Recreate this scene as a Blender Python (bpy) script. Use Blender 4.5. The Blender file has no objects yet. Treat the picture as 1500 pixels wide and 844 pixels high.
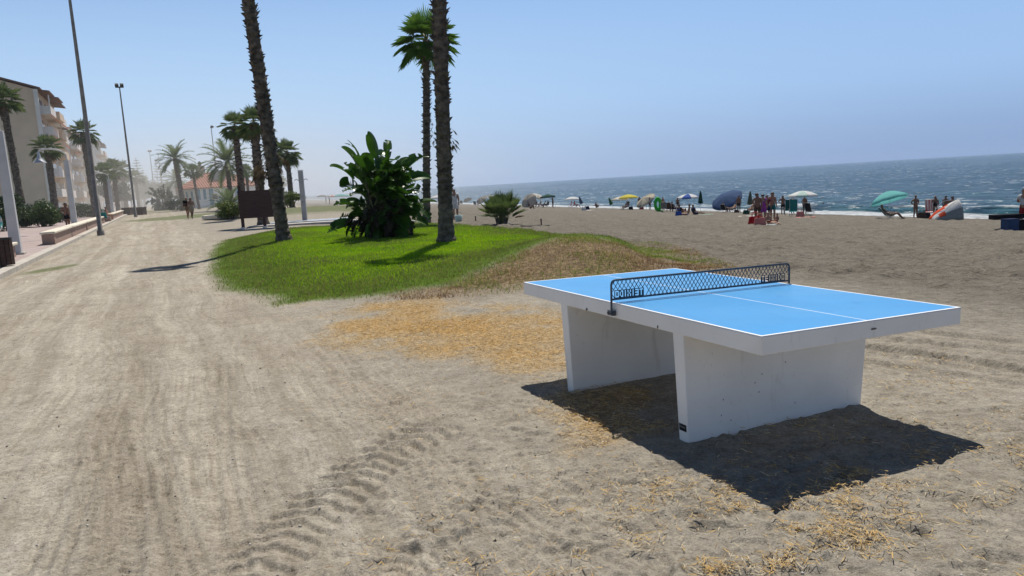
import bpy, bmesh, math, random
import numpy as np
from mathutils import Vector, Matrix, Quaternion
random.seed(7); rng = np.random.default_rng(7)
SC = bpy.context.scene
COL = SC.collection
PI = math.pi
# ------------------------------------------------------------------ camera numbers (solved from the table and the horizon)
FPX, PITCH, ROLL, EYE = 1127.0, 0.136, 0.0605, 1.602
CF = np.array([0, math.cos(PITCH), -math.sin(PITCH)])
_r0 = np.array([1.0, 0, 0]); _u0 = np.cross(_r0, CF)
CR = math.cos(ROLL)*_r0 - math.sin(ROLL)*_u0
CU = math.sin(ROLL)*_r0 + math.cos(ROLL)*_u0
def ray(px, py): return CF + CR*((px-750)/FPX) + CU*((422-py)/FPX)
def project(p):
    d = np.array(p, float)-np.array([0, 0, EYE]); z = d@CF
    return 750+FPX*(d@CR)/z, 422-FPX*(d@CU)/z

# ------------------------------------------------------------------ numpy noise
def _hash(ix, iy, seed):
    n = (ix.astype(np.int64)*374761393 + iy.astype(np.int64)*668265263 + seed*974634177) & 0xffffffff
    n = ((n ^ (n >> 13))*1274126177) & 0xffffffff
    return ((n ^ (n >> 16)) & 0xffff)/65535.0
def vnoise(x, y, seed=0):
    x = np.asarray(x, float); y = np.asarray(y, float)
    ix = np.floor(x); iy = np.floor(y); fx = x-ix; fy = y-iy
    fx = fx*fx*fx*(fx*(fx*6-15)+10); fy = fy*fy*fy*(fy*(fy*6-15)+10)
    a = _hash(ix, iy, seed); b = _hash(ix+1, iy, seed); c = _hash(ix, iy+1, seed); d = _hash(ix+1, iy+1, seed)
    return (a*(1-fx)+b*fx)*(1-fy)+(c*(1-fx)+d*fx)*fy
def fbm(x, y, oct=3, seed=0):
    s = 0; a = .5; n = 0
    for k in range(oct):
        s = s+a*vnoise(x, y, seed+k*17); n += a; x = x*2.03+3.1; y = y*2.03+1.7; a *= .5
    return s/n-.5
def sstep(a, b, x):
    t = np.clip((x-a)/(b-a), 0, 1); return t*t*(3-2*t)

# ------------------------------------------------------------------ terrain
PD = np.array([-.4098, .9122]); PN = np.array([.9122, .4098])        # promenade direction and its seaward normal
BD = np.array([-.309, .951]); BN = np.array([.951, .309])             # shoreline direction and normal
SHORE, SEA_Z = 50.5, -3.06
MOUND = [(-8.6, 21.5), (-6.6, 16.6), (-5.2, 13.9), (-3.2, 11.6), (-2.0, 11.5), (-.7, 11.5), (.4, 11.6), (1.6, 11.7), (2.9, 12.2), (3.2, 14.0), (3.2, 17.0), (2.9, 21), (1.8, 26), (-1.5, 33), (-6, 36), (-9.5, 36), (-11.5, 32), (-11, 27)]
LAWN = [(-8.3, 21.4), (-6.4, 16.4), (-5.1, 13.7), (-3.4, 11.6), (-2.2, 11.7), (-1.0, 12.2), (-.1, 13.6), (1.0, 15.1), (2.0, 14.7), (2.6, 14.9), (2.85, 16.2), (2.6, 19.5), (1.4, 24), (-.4, 27.5), (-3, 31), (-6.5, 33), (-9.2, 32), (-10.6, 28.5)]
def poly_sd(x, y, P):
    """signed distance to polygon, positive inside"""
    x = np.asarray(x, float); y = np.asarray(y, float)
    d = np.full(x.shape, 1e9); inside = np.zeros(x.shape, bool)
    n = len(P)
    for i in range(n):
        ax, ay = P[i]; bx, by = P[(i+1) % n]
        ex, ey = bx-ax, by-ay
        t = np.clip(((x-ax)*ex+(y-ay)*ey)/(ex*ex+ey*ey), 0, 1)
        d = np.minimum(d, np.hypot(x-ax-t*ex, y-ay-t*ey))
        c = ((ay > y) != (by > y)) & (x < ex*(y-ay)/(ey if abs(ey) > 1e-9 else 1e-9)+ax)
        inside ^= c
    return np.where(inside, d, -d)
def hmacro(x, y):
    x = np.asarray(x, float); y = np.asarray(y, float)
    sb = x*BN[0]+y*BN[1]
    land = 1-sstep(0, 9, sb)
    z = .005*np.clip(y-12, 0, 150)*land
    k = np.clip(sb-5, 0, None)
    k = np.where(sb < 9, (np.clip(sb-5, 0, 4)**2)/8, sb-7)
    zb = -.0712*np.clip(k, 0, SHORE-7) - .11*np.clip(sb-SHORE, 0, 60)
    z = z+zb
    near = (np.abs(x) < 20) & (y > 5) & (y < 45)
    m = np.zeros(x.shape)
    if np.any(near):
        sd = poly_sd(x[near], y[near], MOUND)
        mm = .20*sstep(-.2, 2.6, sd)
        mm = mm+.33*np.exp(-((x[near]-1.45)/1.55)**2-((y[near]-15.0)/2.0)**2)*sstep(-.1, 1.2, sd)
        m[near] = mm
    z = z+m
    z = z+.55*np.exp(-((x+14.5)/7)**2-((y-62)/9)**2)
    # a slight sandy rise to the seaward side of the table
    z = z+.035*np.exp(-((x-.9)/.9)**2-((y-2.7)/.7)**2)
    return z
def hz(x, y): return float(hmacro(np.array([x]), np.array([y]))[0])
def spot(px, py, dz=0.0):
    """ground point seen at a place of the photograph"""
    d = ray(px, py); t = np.geomspace(1.5, 600, 6000)
    X = d[0]*t; Y = d[1]*t; Z = EYE+d[2]*t
    below = np.where(Z-dz <= hmacro(X, Y))[0]
    i = below[0] if len(below) else 5999
    wet = np.where(X*BN[0]+Y*BN[1] > SHORE-1.6)[0]
    if len(wet) and wet[0] < i: i = wet[0]          # keep things on the dry side of the waterline
    return Vector((X[i], Y[i], hz(X[i], Y[i])+dz))
def atx(px, Y):
    """ground point at depth Y whose picture column is px"""
    X = (px-750)/FPX*Y
    for _ in range(6):
        z = hz(X, Y); q = project((X, Y, z)); X += (px-q[0])/FPX*Y
    return Vector((X, Y, hz(X, Y)))
def prom(t, s):
    """t metres along the promenade, s metres seaward of its reference line through the camera"""
    p = PD*t+PN*s; return Vector((p[0], p[1], hz(p[0], p[1])))

# ------------------------------------------------------------------ materials
MATS = {}
def pmat(name, c1, c2=None, scale=6.0, rough=.7, bump=0, bscale=None, transl=0, metal=0, spec=.3, stretch=None, detail=4, lo=.35, hi=.65, bdist=.02):
    if name in MATS: return MATS[name]
    m = bpy.data.materials.new(name); m.use_nodes = True
    nt = m.node_tree; b = nt.nodes['Principled BSDF']; out = nt.nodes['Material Output']
    b.inputs['Roughness'].default_value = rough; b.inputs['Metallic'].default_value = metal
    b.inputs['Specular IOR Level'].default_value = spec
    b.inputs['Base Color'].default_value = (*c1, 1)
    tc = nt.nodes.new('ShaderNodeTexCoord'); src = tc.outputs['Object']
    if stretch:
        mp = nt.nodes.new('ShaderNodeMapping'); mp.inputs['Scale'].default_value = stretch
        nt.links.new(src, mp.inputs['Vector']); src = mp.outputs['Vector']
    col = None
    if c2:
        n = nt.nodes.new('ShaderNodeTexNoise'); n.inputs['Scale'].default_value = scale; n.inputs['Detail'].default_value = detail
        nt.links.new(src, n.inputs['Vector'])
        r = nt.nodes.new('ShaderNodeValToRGB'); r.color_ramp.elements[0].position = lo; r.color_ramp.elements[1].position = hi
        r.color_ramp.elements[0].color = (*c1, 1); r.color_ramp.elements[1].color = (*c2, 1)
        nt.links.new(n.outputs['Fac'], r.inputs['Fac']); nt.links.new(r.outputs['Color'], b.inputs['Base Color']); col = r.outputs['Color']
    if bump:
        n2 = nt.nodes.new('ShaderNodeTexNoise'); n2.inputs['Scale'].default_value = bscale or scale*3; n2.inputs['Detail'].default_value = 5
        nt.links.new(src, n2.inputs['Vector'])
        bp = nt.nodes.new('ShaderNodeBump'); bp.inputs['Strength'].default_value = bump; bp.inputs['Distance'].default_value = bdist
        nt.links.new(n2.outputs['Fac'], bp.inputs['Height']); nt.links.new(bp.outputs['Normal'], b.inputs['Normal'])
    if transl:
        t = nt.nodes.new('ShaderNodeBsdfTranslucent'); mx = nt.nodes.new('ShaderNodeMixShader'); mx.inputs[0].default_value = transl
        if col: nt.links.new(col, t.inputs['Color'])
        else: t.inputs['Color'].default_value = (*c1, 1)
        nt.links.new(b.outputs[0], mx.inputs[1]); nt.links.new(t.outputs[0], mx.inputs[2]); nt.links.new(mx.outputs[0], out.inputs['Surface'])
    MATS[name] = m
    return m
def fab(name, c, transl=.25):
    return pmat('fabric_'+name, c, tuple(min(1, k*.8) for k in c), scale=9, rough=.85, transl=transl, spec=.1)

# ------------------------------------------------------------------ mesh builder
class MB:
    def __init__(s): s.v = []; s.f = []; s.m = []
    def add(s, vs, fs, mi=0):
        o = len(s.v); s.v.extend([tuple(p) for p in vs])
        for f in fs: s.f.append(tuple(i+o for i in f)); s.m.append(mi)
        return s
    def box(s, c, d, mi=0, rot=None):
        x, y, z = d[0]/2, d[1]/2, d[2]/2
        vs = [Vector(p) for p in ((-x,-y,-z),(x,-y,-z),(x,y,-z),(-x,y,-z),(-x,-y,z),(x,-y,z),(x,y,z),(-x,y,z))]
        if rot is not None: vs = [rot @ p for p in vs]
        c = Vector(c)
        return s.add([p+c for p in vs], [(0,3,2,1),(4,5,6,7),(0,1,5,4),(1,2,6,5),(2,3,7,6),(3,0,4,7)], mi)
    def hexa(s, P, mi=0):
        """8 corners: 4 bottom (ccw), 4 top"""
        return s.add(P, [(0,3,2,1),(4,5,6,7),(0,1,5,4),(1,2,6,5),(2,3,7,6),(3,0,4,7)], mi)
    def tube(s, pts, rad, n=8, mi=0, cap=True, squash=1.0):
        pts = [Vector(p) for p in pts]
        if not hasattr(rad, '__len__'): rad = [rad]*len(pts)
        rings = []; o = len(s.v)
        ref = Vector((0, 0, 1))
        for i, p in enumerate(pts):
            d = (pts[min(i+1, len(pts)-1)]-pts[max(i-1, 0)]).normalized()
            a = ref if abs(d.dot(ref)) < .95 else Vector((0, 1, 0))
            u = d.cross(a).normalized(); w = d.cross(u).normalized()
            for k in range(n):
                t = 2*PI*k/n; s.v.append(tuple(p+(u*math.cos(t)+w*math.sin(t)*squash)*rad[i]))
        for i in range(len(pts)-1):
            for k in range(n):
                a = o+i*n+k; b = o+i*n+(k+1) % n
                s.f.append((a, b, b+n, a+n)); s.m.append(mi)
        if cap:
            s.f.append(tuple(o+k for k in reversed(range(n)))); s.m.append(mi)
            s.f.append(tuple(o+(len(pts)-1)*n+k for k in range(n))); s.m.append(mi)
        return s
    def lathe(s, prof, n=16, c=(0, 0, 0), mi=0, rot=None):
        o = len(s.v); c = Vector(c)
        for r, z in prof:
            for k in range(n):
                t = 2*PI*k/n; p = Vector((r*math.cos(t), r*math.sin(t), z))
                if rot is not None: p = rot @ p
                s.v.append(tuple(p+c))
        for i in range(len(prof)-1):
            for k in range(n):
                a = o+i*n+k; b = o+i*n+(k+1) % n
                s.f.append((a, b, b+n, a+n)); s.m.append(mi)
        return s
    def mesh(s, name, mats, smooth=False, bevel=0, segs=2):
        me = bpy.data.meshes.new(name); me.from_pydata(s.v, [], s.f)
        for m in (mats if isinstance(mats, (list, tuple)) else [mats]): me.materials.append(m)
        if len(me.materials) > 1: me.polygons.foreach_set('material_index', s.m)
        if bevel:
            bm = bmesh.new(); bm.from_mesh(me)
            es = [e for e in bm.edges if len(e.link_faces) == 2 and e.calc_face_angle(0) > .5]
            bmesh.ops.bevel(bm, geom=es, offset=bevel, segments=segs, profile=.5, affect='EDGES', clamp_overlap=True)
            bm.to_mesh(me); bm.free()
        if smooth: me.polygons.foreach_set('use_smooth', [True]*len(me.polygons))
        me.update()
        return me
    def build(s, name, mats, parent=None, smooth=False, bevel=0, segs=2):
        return link(name, s.mesh(name, mats, smooth, bevel, segs), parent)
def link(name, me, parent=None):
    o = bpy.data.objects.new(name, me); COL.objects.link(o)
    if parent: o.parent = parent
    return o
def np_mesh(name, V, F, mats, smooth=False, mi=None):
    """V (n,3), F (m,k) arrays"""
    me = bpy.data.meshes.new(name); n, m, k = len(V), len(F), F.shape[1]
    me.vertices.add(n); me.vertices.foreach_set('co', np.ascontiguousarray(V, dtype=np.float32).ravel())
    me.loops.add(m*k); me.loops.foreach_set('vertex_index', np.ascontiguousarray(F, dtype=np.int32).ravel())
    me.polygons.add(m); me.polygons.foreach_set('loop_start', np.arange(0, m*k, k, dtype=np.int32))
    for mm in (mats if isinstance(mats, (list, tuple)) else [mats]): me.materials.append(mm)
    if mi is not None: me.polygons.foreach_set('material_index', mi.astype(np.int32))
    me.polygons.foreach_set('use_smooth', np.full(m, smooth))
    me.update(calc_edges=True); me.validate()
    return me
def tag(o, label=None, cat=None, group=None, kind=None):
    if label: o['label'] = label
    if cat: o['category'] = cat
    if group: o['group'] = group
    if kind: o['kind'] = kind
    return o
def thing(name, label, cat, loc=(0, 0, 0), rz=0, group=None):
    o = bpy.data.objects.new(name, None); COL.objects.link(o); o.empty_display_size = .3
    o.location = loc; o.rotation_euler = (0, 0, rz)
    return tag(o, label, cat, group)
def copy_tree(o, parent=None):
    c = o.copy(); COL.objects.link(c)
    if parent: c.parent = parent
    for ch in o.children: copy_tree(ch, c)
    return c
def rotz(a): return Matrix.Rotation(a, 3, 'Z')
# ------------------------------------------------------------------ world, sun, camera
SUN_EL, SUN_AZ = math.radians(62.5), math.radians(11)
W = bpy.data.worlds.new('World'); SC.world = W; W.use_nodes = True
nt = W.node_tree; bg = nt.nodes['Background']
sk = nt.nodes.new('ShaderNodeTexSky'); sk.sky_type = 'NISHITA'; sk.sun_disc = False
sk.sun_elevation = SUN_EL; sk.sun_rotation = SUN_AZ; sk.altitude = 0; sk.air_density = 1.0; sk.dust_density = .3; sk.ozone_density = 8.0
# a bank of bluish sea haze lies along the horizon, thicker over the open sea
def srgb(*c): return tuple((k/255/12.92 if k < 10 else ((k/255+.055)/1.055)**2.4) for k in c)
SKYK = .106
wt = nt.nodes.new('ShaderNodeTexCoord'); wx = nt.nodes.new('ShaderNodeSeparateXYZ'); nt.links.new(wt.outputs['Generated'], wx.inputs[0])
def wmr(v, a, c, d, e):
    n = nt.nodes.new('ShaderNodeMapRange'); n.interpolation_type = 'SMOOTHSTEP'; nt.links.new(v, n.inputs[0])
    for k, q in enumerate((a, c, d, e)): n.inputs[k+1].default_value = q
    return n.outputs[0]
def wmix(f, a, c):
    n = nt.nodes.new('ShaderNodeMix'); n.data_type = 'RGBA'; nt.links.new(f, n.inputs['Factor'])
    for k, v in ((6, a), (7, c)):
        if isinstance(v, tuple): n.inputs[k].default_value = (*(q/SKYK for q in v), 1)
        else: nt.links.new(v, n.inputs[k])
    return n.outputs[2]
bank = wmix(wmr(wx.outputs['X'], -.55, .6, 0, 1), srgb(192, 209, 229), srgb(136, 160, 198))
upper = wmix(wmr(wx.outputs['X'], -.5, .6, 0, 1), srgb(182, 208, 236), srgb(152, 184, 226))
c1 = wmix(wmr(wx.outputs['Z'], .05, .36, .92, 0), sk.outputs['Color'], upper)
c2 = wmix(wmr(wx.outputs['Z'], .0, .11, .97, 0), c1, bank)
zen = nt.nodes.new('ShaderNodeMix'); zen.data_type = 'RGBA'; zen.blend_type = 'MULTIPLY'; zen.inputs['Factor'].default_value = 1      # sky overhead dimmed to cut fill light and deepen shadows
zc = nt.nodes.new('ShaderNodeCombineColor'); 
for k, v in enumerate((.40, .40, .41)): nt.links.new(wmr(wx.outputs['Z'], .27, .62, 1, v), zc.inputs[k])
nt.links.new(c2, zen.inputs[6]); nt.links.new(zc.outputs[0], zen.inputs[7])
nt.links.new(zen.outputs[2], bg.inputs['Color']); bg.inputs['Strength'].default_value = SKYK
L = bpy.data.lights.new('sun', 'SUN'); L.energy = 5.0; L.angle = math.radians(.53); L.color = (1, .94, .855)
lo = bpy.data.objects.new('sun', L); COL.objects.link(lo)
sd = Vector((math.sin(SUN_AZ)*math.cos(SUN_EL), math.cos(SUN_AZ)*math.cos(SUN_EL), math.sin(SUN_EL)))
lo.rotation_euler = (-sd).to_track_quat('-Z', 'Y').to_euler(); lo.location = (0, 0, 60)
cam = bpy.data.cameras.new('camera'); co = bpy.data.objects.new('camera', cam); COL.objects.link(co); SC.camera = co
cam.sensor_width = 36; cam.lens = FPX/1500*36; cam.clip_start = .05; cam.clip_end = 20000
co.matrix_world = Matrix(((CR[0], CU[0], -CF[0], 0), (CR[1], CU[1], -CF[1], 0), (CR[2], CU[2], -CF[2], EYE), (0, 0, 0, 1)))
SC.view_settings.view_transform = 'Standard'; SC.view_settings.look = 'None'; SC.view_settings.exposure = .14; SC.view_settings.gamma = 1
SC.view_settings.use_curve_mapping = False
SC.cycles.use_denoising = True
SC.cycles.max_bounces = 8; SC.cycles.transparent_max_bounces = 8; SC.cycles.volume_bounces = 1

# ------------------------------------------------------------------ ground sheet
X0, X1, Y0, Y1, RES = -9.5, 8.0, 1.2, 15.0, .010
nx = int((X1-X0)/RES); ny = int((Y1-Y0)/RES)
gx = X0+(np.arange(nx)+.5)*RES; gy = Y0+(np.arange(ny)+.5)*RES
R = np.zeros((ny, nx))
def win(ax, bx, ay, by):
    return max(0, int((ax-X0)/RES)), min(nx, int((bx-X0)/RES)+1), max(0, int((ay-Y0)/RES)), min(ny, int((by-Y0)/RES)+1)
def track(pts, width, depth, period, chev=0.0, rib=0, tread=.6):
    run = 0
    for (ax, ay), (bx, by) in zip(pts[:-1], pts[1:]):
        L_ = math.hypot(bx-ax, by-ay)
        if L_ < 1e-6: continue
        i0, i1, j0, j1 = win(min(ax, bx)-width, max(ax, bx)+width, min(ay, by)-width, max(ay, by)+width)
        if i1 <= i0 or j1 <= j0: run += L_; continue
        xx, yy = np.meshgrid(gx[i0:i1], gy[j0:j1]); dx, dy = (bx-ax)/L_, (by-ay)/L_
        a = (xx-ax)*dx+(yy-ay)*dy; c = -(xx-ax)*dy+(yy-ay)*dx
        c = c+.02*fbm(xx*1.5, yy*1.5, 2, 5)
        m = (a >= 0) & (a < L_)
        ac = np.abs(c)/(width/2)
        prof = -sstep(1.05, .85, ac)+.7*np.exp(-((ac-1.18)/.16)**2)
        ph = (a+run+chev*np.abs(c)+.03*fbm(xx*7, yy*7, 2, 15))/period
        fr_ = ph-np.floor(ph); tr = np.where(fr_ < .10, fr_/.05-1, 1-(fr_-.10)/.45)*sstep(1.0, .85, ac)*tread
        if rib: tr = tr*.4+np.sin(c/width*2*PI*rib)*sstep(1, .9, ac)*.7
        wob = .35+.9*np.clip(fbm(xx*.9, yy*.9, 2, int(width*1000)+3)+.5, 0, 1)
        R[j0:j1, i0:i1] += np.where(m, (prof*.6+tr)*depth*wob, 0)
        run += L_
def gp(px, py):
    d = ray(px, py); t = -EYE/d[2]; return (d[0]*t, d[1]*t)
def curve(P, n=14):
    P = [np.array(p) for p in P]; P = [2*P[0]-P[1]]+P+[2*P[-1]-P[-2]]; out = []
    for i in range(1, len(P)-2):
        for k in range(n):
            t = k/n
            out.append(tuple(.5*((2*P[i])+(-P[i-1]+P[i+1])*t+(2*P[i-1]-5*P[i]+4*P[i+1]-P[i+2])*t*t+(-P[i-1]+3*P[i]-3*P[i+1]+P[i+2])*t**3)))
    out.append(tuple(P[-2])); return out
# vehicles that drove along the path: pairs of wheel lines
tr_r = random.Random(3)
for k in range(17):
    s0 = tr_r.uniform(-3.4, 1.2); bend = tr_r.uniform(-.7, .7); w = tr_r.choice([.16, .2, .22, .26])
    for side in (0, 1.45):
        P = []
        for t in (0, 3, 6, 9, 12, 16):
            q = PD*t+PN*(s0+side+bend*math.sin(t*.22+k)); P.append((q[0], q[1]))
        track(curve(P, 6), w, tr_r.uniform(.006, .012), tr_r.choice([.045, .06, .08]), chev=tr_r.choice([0, .6, 1]), rib=tr_r.choice([0, 0, 3]))
track(curve([gp(p, q) for p, q in ((340, 868), (430, 775), (500, 715), (560, 665), (650, 622))], 8), .44, .027, .135, chev=.55, tread=1.0)
track(curve([gp(p, q) for p, q in ((40, 860), (110, 760), (160, 680), (200, 600))], 8), .20, .011, .075, chev=.8, tread=1.0)
track(curve([gp(p, q) for p, q in ((-80, 720), (150, 672), (330, 640), (520, 612), (740, 585))], 8), .24, .016, .09, chev=.7, tread=.8)
track(curve([gp(p, q) for p, q in ((330, 410), (430, 470), (520, 540), (600, 600))], 8), .2, .008, .05, rib=3)
track(curve([gp(p, q) for p, q in ((390, 410), (470, 470), (560, 545), (640, 610))], 8), .2, .008, .05, rib=3)
track(curve([gp(p, q) for p, q in ((560, 850), (660, 760), (790, 720), (960, 700))], 8), .28, .014, .11, chev=.5, tread=.8)
for q0, q1, q2, dd in (((1150, 471), (1400, 492), (1700, 526), .06), ((1150, 484), (1400, 508), (1700, 538), .06), ((1170, 500), (1380, 525), (1700, 582), .10), ((1170, 522), (1400, 552), (1700, 608), .055)):
    track(curve([gp(*q0), gp(*q1), gp(*q2)], 8), .24, dd, .4, tread=.1)
# footprints
fr = random.Random(11)
for k in range(330):
    px = fr.uniform(430, 1560); py = fr.uniform(470, 850)
    cx, cy = gp(px, py)
    if cx*PN[0]+cy*PN[1] < 1.2 and fr.random() < .8: continue
    an = fr.uniform(0, 2*PI); ln = fr.uniform(.11, .15); wd = ln*.36; dp = fr.uniform(.005, .014)
    i0, i1, j0, j1 = win(cx-.25, cx+.25, cy-.25, cy+.25)
    if i1 <= i0 or j1 <= j0: continue
    xx, yy = np.meshgrid(gx[i0:i1]-cx, gy[j0:j1]-cy)
    a = xx*math.cos(an)+yy*math.sin(an); c = -xx*math.sin(an)+yy*math.cos(an)
    r = np.sqrt((a/ln)**2+(c/(wd*(1+.25*a/ln)))**2)
    R[j0:j1, i0:i1] += dp*(-sstep(1.05, .7, r)+.6*np.exp(-((r-1.2)/.2)**2)) + (dp*.25*np.sin(a*2*PI/.018)*sstep(1, .8, r) if k % 3 == 0 else 0)
# short scuffs: a sharp little edge on one side, a soft slope on the other
for k in range(480):
    px = fr.uniform(380, 1560) if k % 4 else fr.uniform(-60, 500); py = fr.uniform(480, 855) if k % 3 else fr.uniform(580, 855)
    cx, cy = gp(px, py); an = fr.gauss(.1, .5)+(PI if fr.random() < .3 else 0); ln = fr.uniform(.05, .17); hh = fr.uniform(.004, .012)*(1 if px > 480 else .5); cv = fr.uniform(-2.5, 2.5)
    i0, i1, j0, j1 = win(cx-.3, cx+.3, cy-.3, cy+.3)
    if i1 <= i0 or j1 <= j0: continue
    xx, yy = np.meshgrid(gx[i0:i1]-cx, gy[j0:j1]-cy)
    a = xx*math.cos(an)+yy*math.sin(an); c = -xx*math.sin(an)+yy*math.cos(an)-cv*a*a+.012*np.sin(a*40+k)
    R[j0:j1, i0:i1] += hh*np.exp(-(a/ln)**4)*np.where(c > 0, np.exp(-(c/.055)**2), np.exp(-(c/.012)**2)-.55*np.exp(-((c+.035)/.022)**2))
xx, yy = np.meshgrid(gx, gy)
R *= .8
R += .006*fbm(xx*5, yy*5, 3, 41)+.006*fbm(xx*19, yy*19, 2, 43)
ss = xx*PN[0]+yy*PN[1]; tt = xx*PD[0]+yy*PD[1]
qa, qb = gp(1230, 498), gp(1580, 545); ql = math.hypot(qb[0]-qa[0], qb[1]-qa[1]); qd = ((qb[0]-qa[0])/ql, (qb[1]-qa[1])/ql)
qm = np.exp(-((-(xx-qa[0])*qd[1]+(yy-qa[1])*qd[0])/.55)**4)*sstep(-1.2, -.2, (xx-qa[0])*qd[0]+(yy-qa[1])*qd[1])
rough = (1-.85*qm)*sstep(1.0, 2.4, ss+.6*fbm(xx*.6, yy*.6, 2, 9))
R += rough*(.011*fbm(xx*2.6+2*fbm(xx, yy, 2, 3), yy*3.4, 3, 51)+.024*np.abs(fbm(xx*.9, yy*1.4, 3, 57)))
R += (1-rough)*.013*fbm(ss*11+.8*fbm(ss*1.5, tt*.4, 2, 63), tt*.5, 3, 61)
R += .02*fbm(xx*.8, yy*.8, 2, 71)
edge = np.minimum(np.minimum(sstep(X0, X0+1, xx), sstep(X1, X1-1, xx)), np.minimum(sstep(Y0, Y0+.5, yy), sstep(Y1, Y1-3, yy)))
R *= edge
def rast(x, y):
    fx = np.clip((x-X0)/RES-.5, 0, nx-1.001); fy = np.clip((y-Y0)/RES-.5, 0, ny-1.001)
    i = fx.astype(int); j = fy.astype(int); u = fx-i; v = fy-j
    r = (R[j, i]*(1-u)+R[j, i+1]*u)*(1-v)+(R[j+1, i]*(1-u)+R[j+1, i+1]*u)*v
    return np.where((x > X0) & (x < X1) & (y > Y0) & (y < Y1), r, 0)
def hfull(x, y):
    z = hmacro(x, y)+rast(x, y)
    far = sstep(9, 14, np.hypot(x, y))
    sb = x*BN[0]+y*BN[1]
    beach = sstep(4.5, 9, sb)*(1-sstep(SHORE-4, SHORE, sb))
    lump = .10*fbm(x*.75, y*.75, 3, 81)+.19*fbm(x*2.7, y*2.7, 2, 83)
    z = z+far*beach*lump*(1-.6*sstep(40, 120, y))+far*(1-beach)*.04*fbm(x*.7, y*.7, 3, 85)
    return z
azs = np.concatenate([np.linspace(-180, -48, 45)[:-1], np.arange(-48, 48, .17), np.linspace(48, 180, 45)[:-1]])
az = np.radians(azs); na = len(az)
rr = []; r = .5
while r < 3300:
    rr.append(r); r *= 1.03 if r < 2.3 else 1.0037 if r < 13 else 1.011 if r < 120 else 1.06
rr = np.array(rr); nr = len(rr)
RR, AA = np.meshgrid(rr, az, indexing='ij')
GX = (RR*np.sin(AA)).ravel(); GY = (RR*np.cos(AA)).ravel()
GZ = hfull(GX, GY)
V = np.column_stack([np.append(GX, 0), np.append(GY, 0), np.append(GZ, 0)])
ii, jj = np.meshgrid(np.arange(nr-1), np.arange(na), indexing='ij'); j2 = (jj+1) % na
F = np.column_stack([(ii*na+jj).ravel(), (ii*na+j2).ravel(), ((ii+1)*na+j2).ravel(), ((ii+1)*na+jj).ravel()])
# zone masks
def zones(x, y):
    s = x*PN[0]+y*PN[1]; t = x*PD[0]+y*PD[1]; sb = x*BN[0]+y*BN[1]
    wob = .5*fbm(x*.7, y*.7, 3, 91)
    near = (np.abs(x) < 22) & (y > 4) & (y < 45)
    sdl = np.full(x.shape, -50.); sdm = np.full(x.shape, -50.)
    sdl[near] = poly_sd(x[near], y[near], LAWN); sdm[near] = poly_sd(x[near], y[near], MOUND)
    lawn = sstep(-.25, .3, sdl+wob*1.1)
    # dry slope of the mound toward the table
    dry = np.maximum(sstep(-.2, .5, sdm+wob), .75*sstep(-1.3, .3, sdm+1.5*wob))*(1-lawn)*sstep(-2.6, -.9, x)*sstep(22, 17, y)
    ea = ((x+.6)*.62-(y-8.6)*.785)/2.5; eb = ((x+.6)*.785+(y-8.6)*.62)/1.15
    stA = sstep(1.35, .1, np.sqrt(ea**2+eb**2)+1.1*fbm(x*1.6, y*1.6, 3, 95)+.9*np.clip(fbm(x*4.3, y*4.3, 3, 96), 0, 1))
    stB = sstep(1.2, .2, np.hypot((x-.50)/.38, (y-5.35)/.9)+1.6*fbm(x*3.4, y*3.4, 4, 97))*.75
    stC = .75*np.clip(.25+2.6*fbm(x*4.2, y*4.2, 4, 99), 0, 1)**2*sstep(1.5, .3, np.hypot((x-1.7)/2.0, (y-3.1)/1.15))
    straw = np.clip(np.maximum(stA, .6*stB), 0, 1); strand = np.clip(np.maximum(np.maximum(stA, stB*.8), stC), 0, 1)
    path = sstep(2.6, .8, s+wob*2)*sstep(-4.2, -3.4, s)
    beach = sstep(5, 9, sb)
    # green verges along the promenade and round the beach house
    verge = sstep(-12.2, -12.6, s)*sstep(-30, -28, s)
    isl = sstep(1.0, .8, np.hypot((x+26)/9, (y-72)/11))+sstep(1.0, .6, np.hypot((x+15.5)/7, (y-60)/9)+.5*wob)+sstep(1, .7, np.hypot((x+55)/12, (y-118)/10))+sstep(1.0, .5, np.hypot((x+12.35)/.45, (y-20.8)/1.5)+wob*1.2)
    green = np.clip(verge+isl*.7, 0, 1)
    return lawn, dry, straw, path, beach, green, sstep(SHORE-3.2, SHORE-1.2, sb+wob), strand
zl, zd, zs, zp, zb, zg, zw, _zt = zones(V[:, 0], V[:, 1])
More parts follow.
